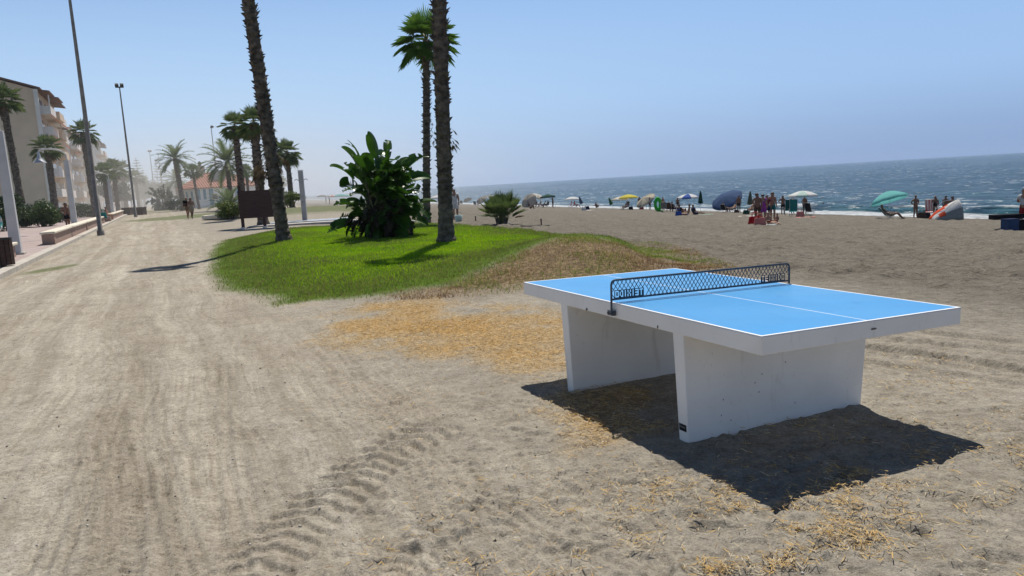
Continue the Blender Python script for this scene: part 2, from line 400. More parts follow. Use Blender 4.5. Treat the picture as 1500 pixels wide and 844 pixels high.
def nodes_ground():
    m = bpy.data.materials.new('ground'); m.use_nodes = True; nt = m.node_tree; b = nt.nodes['Principled BSDF']
    b.inputs['Roughness'].default_value = .95; b.inputs['Specular IOR Level'].default_value = .09
    tc = nt.nodes.new('ShaderNodeTexCoord')
    WP = []
    def warped():
        if not WP:
            n = nt.nodes.new('ShaderNodeTexNoise'); n.inputs['Scale'].default_value = .22; n.inputs['Detail'].default_value = 3; nt.links.new(tc.outputs['Object'], n.inputs['Vector'])
            sub = nt.nodes.new('ShaderNodeVectorMath'); sub.operation = 'MULTIPLY_ADD'; nt.links.new(n.outputs['Color'], sub.inputs[0]); sub.inputs[1].default_value = (.9, .9, 0); nt.links.new(tc.outputs['Object'], sub.inputs[2]); WP.append(sub.outputs[0])
        return WP[0]
    def noise(sc, det=5, rot=None, scl=None, ro=.55):
        n = nt.nodes.new('ShaderNodeTexNoise'); n.inputs['Scale'].default_value = sc; n.inputs['Detail'].default_value = det; n.inputs['Roughness'].default_value = ro
        if scl:
            mp = nt.nodes.new('ShaderNodeMapping'); mp.inputs['Scale'].default_value = scl
            mr = nt.nodes.new('ShaderNodeMapping'); mr.inputs['Rotation'].default_value = (0, 0, rot)
            nt.links.new(warped(), mr.inputs['Vector']); nt.links.new(mr.outputs['Vector'], mp.inputs['Vector']); nt.links.new(mp.outputs['Vector'], n.inputs['Vector'])
        else: nt.links.new(tc.outputs['Object'], n.inputs['Vector'])
        return n.outputs['Fac']
    def ramp(f, stops):
        r = nt.nodes.new('ShaderNodeValToRGB'); e = r.color_ramp.elements
        while len(e) < len(stops): e.new(.5)
        for k, (p, c) in enumerate(stops): e[k].position = p; e[k].color = (*c, 1)
        nt.links.new(f, r.inputs['Fac']); return r.outputs['Color']
    def mix(f, a, c, mode='MIX'):
        n = nt.nodes.new('ShaderNodeMix'); n.data_type = 'RGBA'; n.blend_type = mode
        if isinstance(f, float): n.inputs['Factor'].default_value = f
        else: nt.links.new(f, n.inputs['Factor'])
        nt.links.new(a, n.inputs[6]); nt.links.new(c, n.inputs[7]); return n.outputs[2]
    def attr(name):
        a = nt.nodes.new('ShaderNodeAttribute'); a.attribute_name = name; return a.outputs['Fac']
    fine = noise(60, 6, ro=.7); mid = noise(7, 5); big = noise(.9, 4); streak = noise(1, 6, rot=math.radians(-24.2), scl=(5.5, .16, 1), ro=.65)
    streak2 = noise(1, 4, rot=math.radians(-21), scl=(1.6, .08, 1))
    sand = ramp(mid, [(.3, (.272, .248, .206)), (.7, (.348, .322, .274))])
    path = ramp(streak, [(.32, (.290, .263, .217)), (.5, (.375, .346, .293)), (.66, (.460, .429, .373))])
    path = mix(streak2, path, ramp(streak2, [(.32, (.295, .256, .205)), (.5, (.380, .349, .293)), (.68, (.460, .429, .370))]))
    s3 = ramp(noise(1, 9, rot=math.radians(-24.6), scl=(26, .55, 1), ro=.7), [(.40, (.66, .63, .58)), (.47, (.96, .95, .94)), (.54, (1.02, 1.02, 1.02)), (.61, (1.24, 1.23, 1.20))])
    s4 = ramp(noise(1, 9, rot=math.radians(-14), scl=(17, .6, 1), ro=.7), [(.40, (.74, .71, .67)), (.48, (1, 1, 1)), (.54, (1, 1, 1)), (.60, (1.18, 1.17, 1.15))])
    s5 = ramp(noise(1, 3, rot=math.radians(-24.4), scl=(2.4, .022, 1), ro=.6), [(.40, (.88, .865, .84)), (.5, (1.02, 1.02, 1.02)), (.60, (1.16, 1.155, 1.14))])
    path = mix(.9, path, s5, 'MULTIPLY')
    dk = noise(1, 7, rot=math.radians(-24), scl=(.9, .28, 1), ro=.72)
    path = mix(ramp(dk, [(.47, (0, 0, 0)), (.60, (.45, .45, .45))]), path, ramp(mid, [(.3, (.225, .185, .135)), (.7, (.30, .252, .19))]))
    pm = noise(.55, 4, ro=.6)
    def gate(v, a, c, k):
        n = nt.nodes.new('ShaderNodeMapRange'); nt.links.new(v, n.inputs[0]); n.inputs[1].default_value = a; n.inputs[2].default_value = c; n.inputs[3].default_value = 0; n.inputs[4].default_value = k; return n.outputs[0]
    path = mix(gate(pm, .38, .62, .75), path, s3, 'MULTIPLY'); path = mix(gate(pm, .60, .40, .55), path, s4, 'MULTIPLY')
    c = mix(attr('z_path'), sand, path)
    beach = ramp(mid, [(.3, (.130, .117, .098)), (.7, (.185, .168, .143))])
    c = mix(attr('z_beach'), c, beach)
    c = mix(.25, c, ramp(big, [(.3, (.205, .180, .135)), (.7, (.36, .32, .25))]))
    soil = ramp(noise(14, 6, ro=.7), [(.32, (.080, .057, .036)), (.5, (.175, .128, .078)), (.68, (.33, .24, .13))])
    c = mix(attr('z_dry'), c, soil)
    straw = ramp(noise(38, 6, ro=.75), [(.3, (.19, .125, .055)), (.5, (.50, .315, .105)), (.72, (.66, .455, .185))])
    c = mix(attr('z_straw'), c, straw)
    grn = ramp(noise(9, 6, ro=.7), [(.3, (.055, .105, .008)), (.7, (.10, .165, .016))])
    c = mix(attr('z_lawn'), c, grn)
    verge = ramp(noise(2.2, 6, ro=.7), [(.3, (.05, .085, .018)), (.6, (.10, .13, .035)), (.75, (.22, .19, .10))])
    c = mix(attr('z_green'), c, verge)
    wet = ramp(mid, [(.3, (.085, .074, .062)), (.7, (.11, .096, .08))])
    c = mix(attr('z_wet'), c, wet)
    grit = ramp(fine, [(.30, (.50, .48, .45)), (.44, (.92, .92, .91)), (.56, (1, 1, 1)), (.70, (1.22, 1.21, 1.19))])
    c = mix(.85, c, grit, 'MULTIPLY')
    grit2 = ramp(noise(150, 3, ro=.6), [(.34, (.66, .65, .63)), (.47, (1, 1, 1)), (.60, (1.0, 1.0, 1.0)), (.72, (1.3, 1.29, 1.27))])
    c = mix(.8, c, grit2, 'MULTIPLY')
    patch = ramp(noise(3.2, 7, ro=.72), [(.30, (.74, .72, .69)), (.5, (1, 1, 1)), (.70, (1.14, 1.14, 1.13))])
    c = mix(.8, c, patch, 'MULTIPLY')
    cr1 = ramp(noise(15, 8, ro=.78), [(.40, (.72, .70, .67)), (.48, (.98, .98, .98)), (.53, (1.02, 1.02, 1.02)), (.61, (1.22, 1.21, 1.19))])
    c = mix(.75, c, cr1, 'MULTIPLY')
    nt.links.new(c, b.inputs['Base Color'])
    b1 = nt.nodes.new('ShaderNodeBump'); b1.inputs['Strength'].default_value = .9; b1.inputs['Distance'].default_value = .014
    nt.links.new(noise(85, 5, ro=.7), b1.inputs['Height'])
    b2 = nt.nodes.new('ShaderNodeBump'); b2.inputs['Distance'].default_value = .22
    nt.links.new(noise(3.4, 5, ro=.65), b2.inputs['Height'])
    mm = nt.nodes.new('ShaderNodeMath'); mm.operation = 'MULTIPLY'; mm.inputs[1].default_value = 1.0
    nt.links.new(attr('z_beach'), mm.inputs[0]); nt.links.new(mm.outputs[0], b2.inputs['Strength'])
    nt.links.new(b2.outputs['Normal'], b1.inputs['Normal']); nt.links.new(b1.outputs['Normal'], b.inputs['Normal'])
    return m
me = np_mesh('ground', V, F, nodes_ground(), smooth=True)
c0 = len(V)-1
bm = bmesh.new(); bm.from_mesh(me); bm.verts.ensure_lookup_table()
for j in range(na): bm.faces.new((bm.verts[c0], bm.verts[(j+1) % na], bm.verts[j]))
bm.normal_update(); bm.to_mesh(me); bm.free()
for nme, arr in (('z_lawn', zl), ('z_dry', zd), ('z_straw', zs), ('z_path', zp), ('z_beach', zb), ('z_green', zg), ('z_wet', zw)):
    a = me.attributes.new(nme, 'FLOAT', 'POINT'); a.data.foreach_set('value', np.ascontiguousarray(arr, dtype=np.float32))
ground = tag(link('ground', me), 'sandy ground with a dusty path and beach', None, None, 'structure')

# ------------------------------------------------------------------ sea
def sea():
    m = bpy.data.materials.new('sea_water'); m.use_nodes = True; nt = m.node_tree; b = nt.nodes['Principled BSDF']
    b.inputs['Roughness'].default_value = .14; b.inputs['IOR'].default_value = 1.33; b.inputs['Specular IOR Level'].default_value = .09
    tc = nt.nodes.new('ShaderNodeTexCoord'); sx = nt.nodes.new('ShaderNodeSeparateXYZ'); nt.links.new(tc.outputs['Object'], sx.inputs[0])
    def noise(scl, det=4, ro=.6):
        mp = nt.nodes.new('ShaderNodeMapping'); mp.inputs['Scale'].default_value = scl
        nt.links.new(tc.outputs['Object'], mp.inputs['Vector'])
        n = nt.nodes.new('ShaderNodeTexNoise'); n.inputs['Scale'].default_value = 1; n.inputs['Detail'].default_value = det; n.inputs['Roughness'].default_value = ro
        nt.links.new(mp.outputs[0], n.inputs['Vector']); return n.outputs['Fac']
    def math_(op, a, c=None):
        n = nt.nodes.new('ShaderNodeMath'); n.operation = op
        for k, v in enumerate((a, c)):
            if v is None: continue
            if isinstance(v, (int, float)): n.inputs[k].default_value = v
            else: nt.links.new(v, n.inputs[k])
        return n.outputs[0]
    def mr(v, a, c, d=0., e=1.):
        n = nt.nodes.new('ShaderNodeMapRange'); nt.links.new(v, n.inputs[0])
        for k, q in enumerate((a, c, d, e)): n.inputs[k+1].default_value = q
        return n.outputs[0]
    def mix(f, a, c):
        n = nt.nodes.new('ShaderNodeMix'); n.data_type = 'RGBA'; nt.links.new(f, n.inputs['Factor'])
        for k, v in ((6, a), (7, c)):
            if isinstance(v, tuple): n.inputs[k].default_value = (*v, 1)
            else: nt.links.new(v, n.inputs[k])
        return n.outputs[2]
    d = sx.outputs['Y']
    wob = math_('MULTIPLY', math_('SUBTRACT', noise((.09, .0, 0), 4), .5), 5.0)
    dw = math_('ADD', d, wob)
    depth = mr(d, 0, 60)
    col = mix(depth, (.040, .130, .135), (.011, .074, .100))
    col = mix(mr(noise((.22, .30, 1), 7, .75), .42, .58), col, (.004, .038, .060))
    # whitecaps, flecks also painted in for sun glitter; denser streaks of foam near the shore
    cap = mr(noise((.34, .62, 1), 7, .74), .565, .61)
    cap = math_('MULTIPLY', cap, mr(noise((.02, .05, 1), 2), .38, .58))
    lace = mr(noise((.6, 1.1, 1), 5, .7), .42, .58)
    surf = math_('MULTIPLY', mr(dw, 3.6, 2.6), math_('ADD', .55, math_('MULTIPLY', lace, .45)))
    line2 = math_('MULTIPLY', math_('MULTIPLY', mr(dw, 5.2, 6.2), mr(dw, 9.5, 7.0)), math_('MULTIPLY', lace, mr(noise((.05, .03, 1), 3), .47, .56)))
    foam = math_('MAXIMUM', math_('MAXIMUM', surf, line2), math_('MULTIPLY', cap, .85))
    col = mix(foam, col, (.82, .85, .86))
    nt.links.new(col, b.inputs['Base Color'])
    nt.links.new(mr(foam, 0, 1, .11, .8), b.inputs['Roughness'])
    h = math_('ADD', math_('ADD', math_('MULTIPLY', noise((.25, .8, 1), 6, .68), 1.3), math_('MULTIPLY', noise((.10, .16, 1), 5, .65), 3.2)), math_('MULTIPLY', noise((1.1, 2.2, 1), 3, .6), .22))
    bp = nt.nodes.new('ShaderNodeBump'); bp.inputs['Strength'].default_value = .9; bp.inputs['Distance'].default_value = 1.7
    nt.links.new(h, bp.inputs['Height']); nt.links.new(bp.outputs['Normal'], b.inputs['Normal'])
    # local x along the coast, local y out to sea
    xs = np.concatenate([-np.geomspace(3300, 650, 10), np.linspace(-600, 100, 500), np.geomspace(130, 3300, 10)])
    ys = [-3.0]; st = .35
    while ys[-1] < 3200: ys.append(ys[-1]+st); st *= 1.022
    ys = np.array(ys)
    Xg, Yg = np.meshgrid(xs, ys, indexing='ij')
    amp = sstep(1, 8, Yg)*(1-sstep(200, 420, Yg))
    Z = amp*(.30*fbm(Xg*.05, Yg*.16, 3, 201)+.22*fbm(Xg*.2, Yg*.5, 2, 203))
    Z += .42*np.exp(-((Yg-6.5+5*fbm(Xg*.05, Yg*0, 2, 205))/1.3)**2)*sstep(-.1, .2, fbm(Xg*.04, Yg*0, 2, 207))
    nX, nY = Xg.shape
    a, c = np.meshgrid(np.arange(nX-1), np.arange(nY-1), indexing='ij')
    F = np.column_stack([(a*nY+c).ravel(), ((a+1)*nY+c).ravel(), ((a+1)*nY+c+1).ravel(), (a*nY+c+1).ravel()])
    # local y is seaward: local x must run opposite to BD to keep a right-handed frame
    me = np_mesh('sea', np.column_stack([Xg.ravel(), Yg.ravel(), Z.ravel()]), F, m, smooth=True)
    o = link('sea', me); o.location = (BN[0]*SHORE, BN[1]*SHORE, SEA_Z)
    o.rotation_euler = (0, 0, math.atan2(BN[1], BN[0])-PI/2)
    tag(o, 'blue choppy sea with foam at the shore', None, None, 'structure')
sea()
# ------------------------------------------------------------------ table tennis table
def worn(name, c, dust, k_dust, stain, k_stain, rough, bump):
    m = pmat(name, c, tuple(q*.93 for q in c), scale=2.5, rough=rough, bump=bump, bscale=45, bdist=.005, spec=.35); nt = m.node_tree; b = nt.nodes['Principled BSDF']
    tc = nt.nodes.new('ShaderNodeTexCoord'); src = b.inputs['Base Color'].links[0].from_socket
    for (sc, st, lo, hi, colr, k) in ((1.6, (1, 1, 1), .42, .72, dust, k_dust), (7, (1, 1, .25), .58, .70, stain, k_stain), (38, (1, 1, 1), .64, .68, stain, k_stain*.9), (11, (9, .5, 1), .66, .70, dust, k_dust*.9)):
        mp = nt.nodes.new('ShaderNodeMapping'); mp.inputs['Scale'].default_value = st; nt.links.new(tc.outputs['Object'], mp.inputs[0])
        n = nt.nodes.new('ShaderNodeTexNoise'); n.inputs['Scale'].default_value = sc; n.inputs['Detail'].default_value = 7; n.inputs['Roughness'].default_value = .65; nt.links.new(mp.outputs[0], n.inputs['Vector'])
        r = nt.nodes.new('ShaderNodeMapRange'); nt.links.new(n.outputs['Fac'], r.inputs[0])
        for i, q in enumerate((lo, hi, 0, k)): r.inputs[i+1].default_value = q
        x = nt.nodes.new('ShaderNodeMix'); x.data_type = 'RGBA'; nt.links.new(r.outputs[0], x.inputs['Factor']); nt.links.new(src, x.inputs[6]); x.inputs[7].default_value = (*colr, 1); src = x.outputs[2]
    nt.links.new(src, b.inputs['Base Color']); return m
WHITE = worn('white_painted_concrete', (.88, .85, .80), (.72, .66, .56), .30, (.46, .42, .36), .34, .62, .16)
BLUE = worn('blue_table_paint', (.052, .285, .60), (.16, .36, .57), .30, (.03, .17, .40), .35, .36, .05)
LINE = pmat('white_line_paint', (.80, .80, .80), (.86, .86, .86), scale=8, rough=.4)
STEEL = pmat('dark_net_steel', (.050, .062, .078), (.085, .10, .12), scale=30, rough=.45, metal=.3)
CHIP = pmat('chipped_concrete', (.10, .09, .08), (.2, .18, .16), scale=60, rough=.9)
PLATE = pmat('black_plate', (.012, .012, .014), rough=.4)
TL, TW = 2.74, 1.525
yaw, t1, t2 = .4307, .0089, -.0259
e1 = Vector((-math.sin(yaw), math.cos(yaw), t1)).normalized()
e2 = Vector((math.cos(yaw), math.sin(yaw), t2)); e2 = (e2-e1*e2.dot(e1)).normalized(); en = e2.cross(e1)
if en.z < 0: en = -en
TB = Vector((1.241, 3.8007, .76))
tab = thing('table_tennis_table', 'white concrete outdoor table tennis table with a blue top and steel net', 'table')
# local frame: x = e2 (across), y = e1 (along), z = en ; origin under the near corner at the playing surface
tab.matrix_world = Matrix(((e2.x, e1.x, en.x, TB.x), (e2.y, e1.y, en.y, TB.y), (e2.z, e1.z, en.z, TB.z), (0, 0, 0, 1)))
MB().box((TW/2, TL/2, -.0525), (TW, TL, .099)).build('slab', WHITE, tab, bevel=.006, segs=3)
ps = MB()
us = [0, .016, TL-.016, TL]; ws = [0, .016, TW/2-.0035, TW/2+.0035, TW-.016, TW]
for i in range(3):
    for j in range(5):
        blue = i == 1 and j in (1, 3)
        ps.add([(ws[j], us[i], 0), (ws[j+1], us[i], 0), (ws[j+1], us[i+1], 0), (ws[j], us[i+1], 0)], [(0, 1, 2, 3)], 0 if blue else 1)
e = .0
ps.add([(0, 0, 0), (TW, 0, 0), (TW, TL, 0), (0, TL, 0), (0, 0, -.0035), (TW, 0, -.0035), (TW, TL, -.0035), (0, TL, -.0035)], [(0, 4, 5, 1), (1, 5, 6, 2), (2, 6, 7, 3), (3, 7, 4, 0)], 1)
ps.build('playing_surface', [BLUE, LINE], tab)
def leg(u0, u1, zb):
    h = -.0985
    T, Bt = .004, .055
    P = [(Bt, u0+.006, zb), (TW-Bt, u0+.006, zb), (TW-Bt, u1-.006, zb), (Bt, u1-.006, zb), (T, u0, h), (TW-T, u0, h), (TW-T, u1, h), (T, u1, h)]
    return MB().hexa(P).build('leg', WHITE, tab, bevel=.008, segs=3)
lg = leg(.64, .74, -.90)
leg(2.02, 2.12, -.90)
# maker's plate on the near leg end, with two rows of tiny raised strokes
pl = MB(); pl.box((.0398, .69, -.675), (.004, .066, .042), 0, rot=Matrix.Rotation(-.065, 3, 'Y'))
for k in range(7): pl.box((.0376, .668+k*.0075, -.672), (.0022, .004, .012), 1, rot=Matrix.Rotation(-.065, 3, 'Y'))
pl.build('maker_plate', [PLATE, pmat('plate_print', (.2, .2, .2))], lg)
cr = random.Random(5)
def chip(c, axis, a, b):
    n = 8; P = []
    for k in range(n):
        t = 2*PI*k/n; q = cr.uniform(.7, 1.2)
        if axis == 'y': P.append((c[0]+a*math.cos(t)*q, c[1], c[2]+b*math.sin(t)*q))
        else: P.append((c[0], c[1]+a*math.cos(t)*q, c[2]+b*math.sin(t)*q))
    MB().add(P, [tuple(range(n))]).build('paint_chip', CHIP, tab)
chip((.80, -.0025, -.05), 'y', .022, .006); chip((-.0025, 1.72, -.092), 'x', .014, .010); chip((-.0025, .88, -.088), 'x', .008, .012)
for _ in range(9): chip((cr.uniform(.2, 1.3), .6365+.0, cr.uniform(-.7, -.2)), 'y', .004, .005)
# net
net = MB()
NU = TL/2; HB, HT = .022, .150; PZ0, PZ1, PCW, PGAP = .028, .082, .0098, .0056; PLW = 21*PCW+8*PGAP; PZONE = ((.006, .006+PLW), (TW-.006-PLW, TW-.006)); WX0, WX1 = -.018, TW+.018
# posts with a rounded top corner, running into the top rail
def rail(z0, r=.006): net.box(((WX0+WX1)/2, NU, z0), (WX1-WX0-.012, .010, r*2))
pts = [(WX0, NU, -.075)]+[(WX0, NU, .06), (WX0, NU, HT-.03)]
arc = lambda cx, sgn: [(cx+sgn*(-.03*math.cos(a)), NU, HT-.03+.03*math.sin(a)) for a in (.3, .8, 1.2, 1.57)]
net.tube(pts+arc(WX0+.03, 1)+[(TW/2, NU, HT)]+list(reversed(arc(WX1-.03, -1)))+[(WX1, NU, HT-.03), (WX1, NU, .06), (WX1, NU, -.075)], .0072, 10)
rail(HB)
# expanded-metal lattice
lat = MB(); wx0, wx1 = WX0+.01, WX1-.01; H0, H1 = HB+.006, HT-.006; hh = H1-H0; pitch = .033; run = pitch*hh/.047*1.0
def strip(xa, xb, flip, yo):
    # centre line from (xa,H0) to (xb,H1) clipped to the panel
    t0, t1 = 0.0, 1.0; dx = xb-xa
    for lo_, hi_ in ((wx0, wx1),):
        ta, tb = sorted(((lo_-xa)/dx, (hi_-xa)/dx)); t0, t1 = max(t0, ta), min(t1, tb)
    if t1-t0 < .05: return
    tz = (PZ1-H0)/hh; xm = xa+dx*tz*.5
    if any(p-.012 < xm < q+.012 for p, q in PZONE): t0 = max(t0, tz)
    if t1-t0 < .05: return
    a = Vector((xa+dx*t0, NU+yo, H0+hh*t0)); b = Vector((xa+dx*t1, NU+yo, H0+hh*t1))
    d = (b-a); Ln = d.length; ang = math.atan2(d.z, d.x)
    lat.box((a+b)/2, (Ln, .0022, .0040), 0, rot=Matrix.Rotation(-ang, 3, 'Y'))
n = int((wx1-wx0)/pitch)+8
for k in range(-8, n):
    x = wx0+k*pitch
    strip(x, x+run, 0, -.0013); strip(x+run, x, 1, .0013)
# lettered plates: holes cut through in a 5x7 dot face
FONT = {'T': ('111', '010', '010', '010', '010'), 'E': ('111', '100', '111', '100', '111'), 'I': ('010', '010', '010', '010', '010'), 'X': ('101', '101', '010', '101', '101'), 'D': ('110', '101', '101', '101', '110'), 'O': ('111', '101', '101', '101', '111')}
def plate(x0, word, mirror):
    rows = ['0'+'0'.join(FONT[c][r] for c in word)+'0' for r in range(5)]
    if mirror: rows = [r[::-1] for r in rows]
    wd = [PGAP if all(r[c] == '0' for r in rows) else PCW for c in range(len(rows[0]))]
    xs = np.concatenate([[0], np.cumsum(wd)])+x0
    p = MB(); p.box(((xs[0]+xs[-1])/2, NU, PZ0+.0025), (xs[-1]-xs[0], .0036, .005)); p.box(((xs[0]+xs[-1])/2, NU, PZ1-.0025), (xs[-1]-xs[0], .0036, .005)); ch_ = (PZ1-PZ0-.010)/5
    for r, row in enumerate(rows):
        c = 0
        while c < len(row):
            if row[c] == '1': c += 1; continue
            d = c
            while d < len(row) and row[d] == '0': d += 1
            p.box(((xs[c]+xs[d])/2, NU, PZ1-.005-(r+.5)*ch_), (xs[d]-xs[c]-.0001, .0036, ch_-.0001)); c = d
    return p
np_ = thing('tennis_net', None, None); np_.parent = tab; del_me = np_
no = net.build('net', STEEL, tab); bpy.data.objects.remove(del_me)
lat.build('mesh_panel', STEEL, no)
plate(PZONE[0][0], 'TEIXIDO', True).build('lettering', STEEL, no)
plate(PZONE[1][0], 'TEIXIDO', False).build('lettering', STEEL, no)
for x, sgn in ((WX0, 1), (WX1, -1)):
    c = MB(); c.box((x-.0*sgn, NU, -.066), (.030, .062, .034)); c.box((x-.018*sgn, NU-.017, -.066), (.010, .014, .014)); c.box((x-.018*sgn, NU+.017, -.066), (.010, .014, .014))
    c.build('clamp', STEEL, no, bevel=.003)

# ------------------------------------------------------------------ plants
BARK = pmat('palm_bark', (.055, .042, .032), (.20, .16, .125), scale=5, rough=.95, bump=1.0, bscale=16, bdist=.06, stretch=(1, 1, 1.5), detail=7)
FROND = pmat('fan_frond_green', (.07, .16, .020), (.12, .22, .035), scale=3, rough=.45, transl=.45)
FROND_DK = pmat('fan_frond_dusty', (.09, .135, .045), (.145, .185, .075), scale=3, rough=.6, transl=.32)
DEAD = pmat('dead_frond', (.12, .085, .05), (.24, .18, .11), scale=5, rough=.9, transl=.15)
PET = pmat('frond_stalk', (.12, .15, .05), (.2, .2, .09), scale=6, rough=.6)
def frond_fan(mb, base, d, up, pet, size, n, mi_leaf, mi_pet, r, arc=3.9, droop=.3):
    """one fan-shaped frond: stalk and pointed fingers folded along the middle"""
    d = d.normalized(); side = d.cross(up)
    if side.length < 1e-3: side = d.cross(Vector((1, 0, .1)))
    side.normalize(); nrm = side.cross(d).normalized()
    tip = base+d*pet+Vector((0, 0, -droop*.25*pet))
    midp = base+d*pet*.55+Vector((0, 0, .03*pet)); w = .018*size+.012
    mb.add([base-side*w, base+side*w, midp+side*w*.7, midp-side*w*.7, tip+side*w*.5, tip-side*w*.5], [(0, 1, 2, 3), (3, 2, 4, 5)], mi_pet)
    d2 = (d+Vector((0, 0, -droop*.5))).normalized()
    for k in range(n):
        a = -arc/2+arc*(k+.5)/n
        ln = size*(1-.28*abs(a)/(arc/2))*r.uniform(.86, 1.06)
        u = d2*math.cos(a)+side*math.sin(a)+nrm*(.18*abs(math.sin(a)))
        u.normalize(); pv = u.cross(nrm).normalized()
        hw = arc/n*size*.24*r.uniform(.8, 1.1)
        m = tip+u*ln*.58; e_ = tip+u*ln+Vector((0, 0, -droop*ln*r.uniform(.15, .5)))
        mb.add([tip, m+pv*hw+nrm*hw*.35, e_, m-pv*hw+nrm*hw*.35], [(0, 1, 2), (0, 2, 3)], mi_leaf)
def fan_crown(R_, n, fingers, r, dead=4, low=-.5, mats=(None,)):
    mb = MB()
    for k in range(n):
        a = k*2.39996+r.uniform(-.2, .2); f = (k+.5)/n
        el = math.radians(85)-(math.radians(85)-low)*f**.85+r.uniform(-.12, .12)
        d = Vector((math.cos(a)*math.cos(el), math.sin(a)*math.cos(el), math.sin(el)))
        frond_fan(mb, Vector((0, 0, .0)), d, Vector((0, 0, 1)), R_*.5*r.uniform(.85, 1.1), R_*.55*r.uniform(.85, 1.1), fingers, 0, 2, r, droop=.25+.6*f)
    for k in range(dead):
        a = r.uniform(0, 2*PI); el = r.uniform(-1.2, -.8)
        d = Vector((math.cos(a)*math.cos(el), math.sin(a)*math.cos(el), math.sin(el)))
        frond_fan(mb, Vector((0, 0, -.05)), d, Vector((0, 0, 1)), R_*.3, R_*.42, max(8, fingers//2), 1, 1, r, droop=.9)
    return mb
def palm_trunk(h, r0, r1, lean, r, rings=60, stubs=200, seg=14, bulge=1.35, stub_len=.09, bow=0.0):
    mb = MB(); o = 0
    cs = []
    for i in range(rings+1):
        f = i/rings; z = h*f
        rad = r0+(r1-r0)*min(1, f*1.2); rad *= 1+(bulge-1)*math.exp(-z/.22)
        rad *= 1+.035*(1 if i % 2 else -1)*r.uniform(0, 2)+.10*(vnoise(np.array([z*1.7]), np.array([h*3.1]), 5)[0]-.5)
        c = Vector((lean[0]*f+bow*math.sin(PI*f), lean[1]*f, z)); cs.append((c, rad))
        for k in range(seg):
            t = 2*PI*k/seg+(.5*2*PI/seg if i % 2 else 0); q = rad*(1+r.uniform(-.05, .05))
            mb.v.append((c.x+q*math.cos(t), c.y+q*math.sin(t), c.z))
    for i in range(rings):
        for k in range(seg):
            a = i*seg+k; b = i*seg+(k+1) % seg; mb.f.append((a, b, b+seg, a+seg)); mb.m.append(0)
    mb.f.append(tuple(rings*seg+k for k in range(seg))); mb.m.append(0)
    for _ in range(stubs):
        f = r.uniform(.12, 1)**.9; i = min(rings-1, int(f*rings)); c, rad = cs[i]
        t = r.uniform(0, 2*PI); u = Vector((math.cos(t), math.sin(t), 0)); s = Vector((-u.y, u.x, 0))
        w = rad*.16*r.uniform(.6, 1.3); ln = stub_len*r.uniform(.4, 1.4)*(.5+f)
        b = c+u*rad*.94; tip = b+u*ln+Vector((0, 0, ln*r.uniform(.2, 1.3)))
        mb.add([b-s*w-Vector((0, 0, w)), b+s*w-Vector((0, 0, w)), b+Vector((0, 0, w*2)), tip], [(0, 1, 3), (1, 2, 3), (2, 0, 3)], 0)
    return mb
def fan_palm(label, loc, h, r0, r1, lean, R_, n=34, fingers=22, seed=1, rings=60, stubs=220, dead=4, group=None, mat=None, skirt=None, low=-.5, bow=0., seg=14):
    r = random.Random(seed)
    t = thing('fan_palm', label, 'palm tree', loc, 0, group)
    palm_trunk(h, r0, r1, lean, r, rings, stubs, seg, bow=bow).build('trunk', BARK, t, smooth=False)
    c = fan_crown(R_, n, fingers, r, dead, low).build('crown', [mat or FROND, DEAD, PET], t); c.location = (lean[0], lean[1], h-.05)
    for (f, side, ln) in (skirt or []):
        mb = MB()
        for k in range(7):
            a = side+r.uniform(-.5, .5); el = r.uniform(-1.35, -.3)
            d = Vector((math.cos(a)*math.cos(el), math.sin(a)*math.cos(el), math.sin(el)))
            frond_fan(mb, Vector((0, 0, r.uniform(-.2, .2))), d, Vector((0, 0, 1)), ln*.5, ln*.5, 7, 0, 0, r, arc=1.4, droop=.8)
        s = mb.build('dead_frond', DEAD, t); rr_ = (r0+(r1-r0)*f)*.8
        s.location = (lean[0]*f+bow*math.sin(PI*f)+rr_*math.cos(side), lean[1]*f+rr_*math.sin(side), h*f)
    return t
fan_palm('tall leaning fan palm trunk beside the brown notice board, crown out of frame', spot(416, 352.5), 9.9, .205, .185, (-.55, .25), .95, n=16, fingers=24, seed=3, rings=110, stubs=620, dead=2,
         skirt=[(.247, PI*.9, .75), (.26, .2, .5), (.22, PI*1.2, .55)], low=.1)
fan_palm('tall fan palm trunk in the lawn in front of the slimmer palm', spot(654, 355), 8.9, .185, .165, (.35, .2), 1.0, n=13, fingers=20, seed=4, rings=110, stubs=560, dead=0,
         skirt=[(.27, 0, .3), (.30, .2, .26), (.31, PI, .24)], low=.1)
fan_palm('slim fan palm with its whole green crown showing against the sky', spot(625, 327), 7.1, .15, .135, (.5, .2), 1.42, n=34, fingers=30, seed=9, rings=90, stubs=380, dead=0, low=-.55,
         skirt=[(.55, .2, .22)])
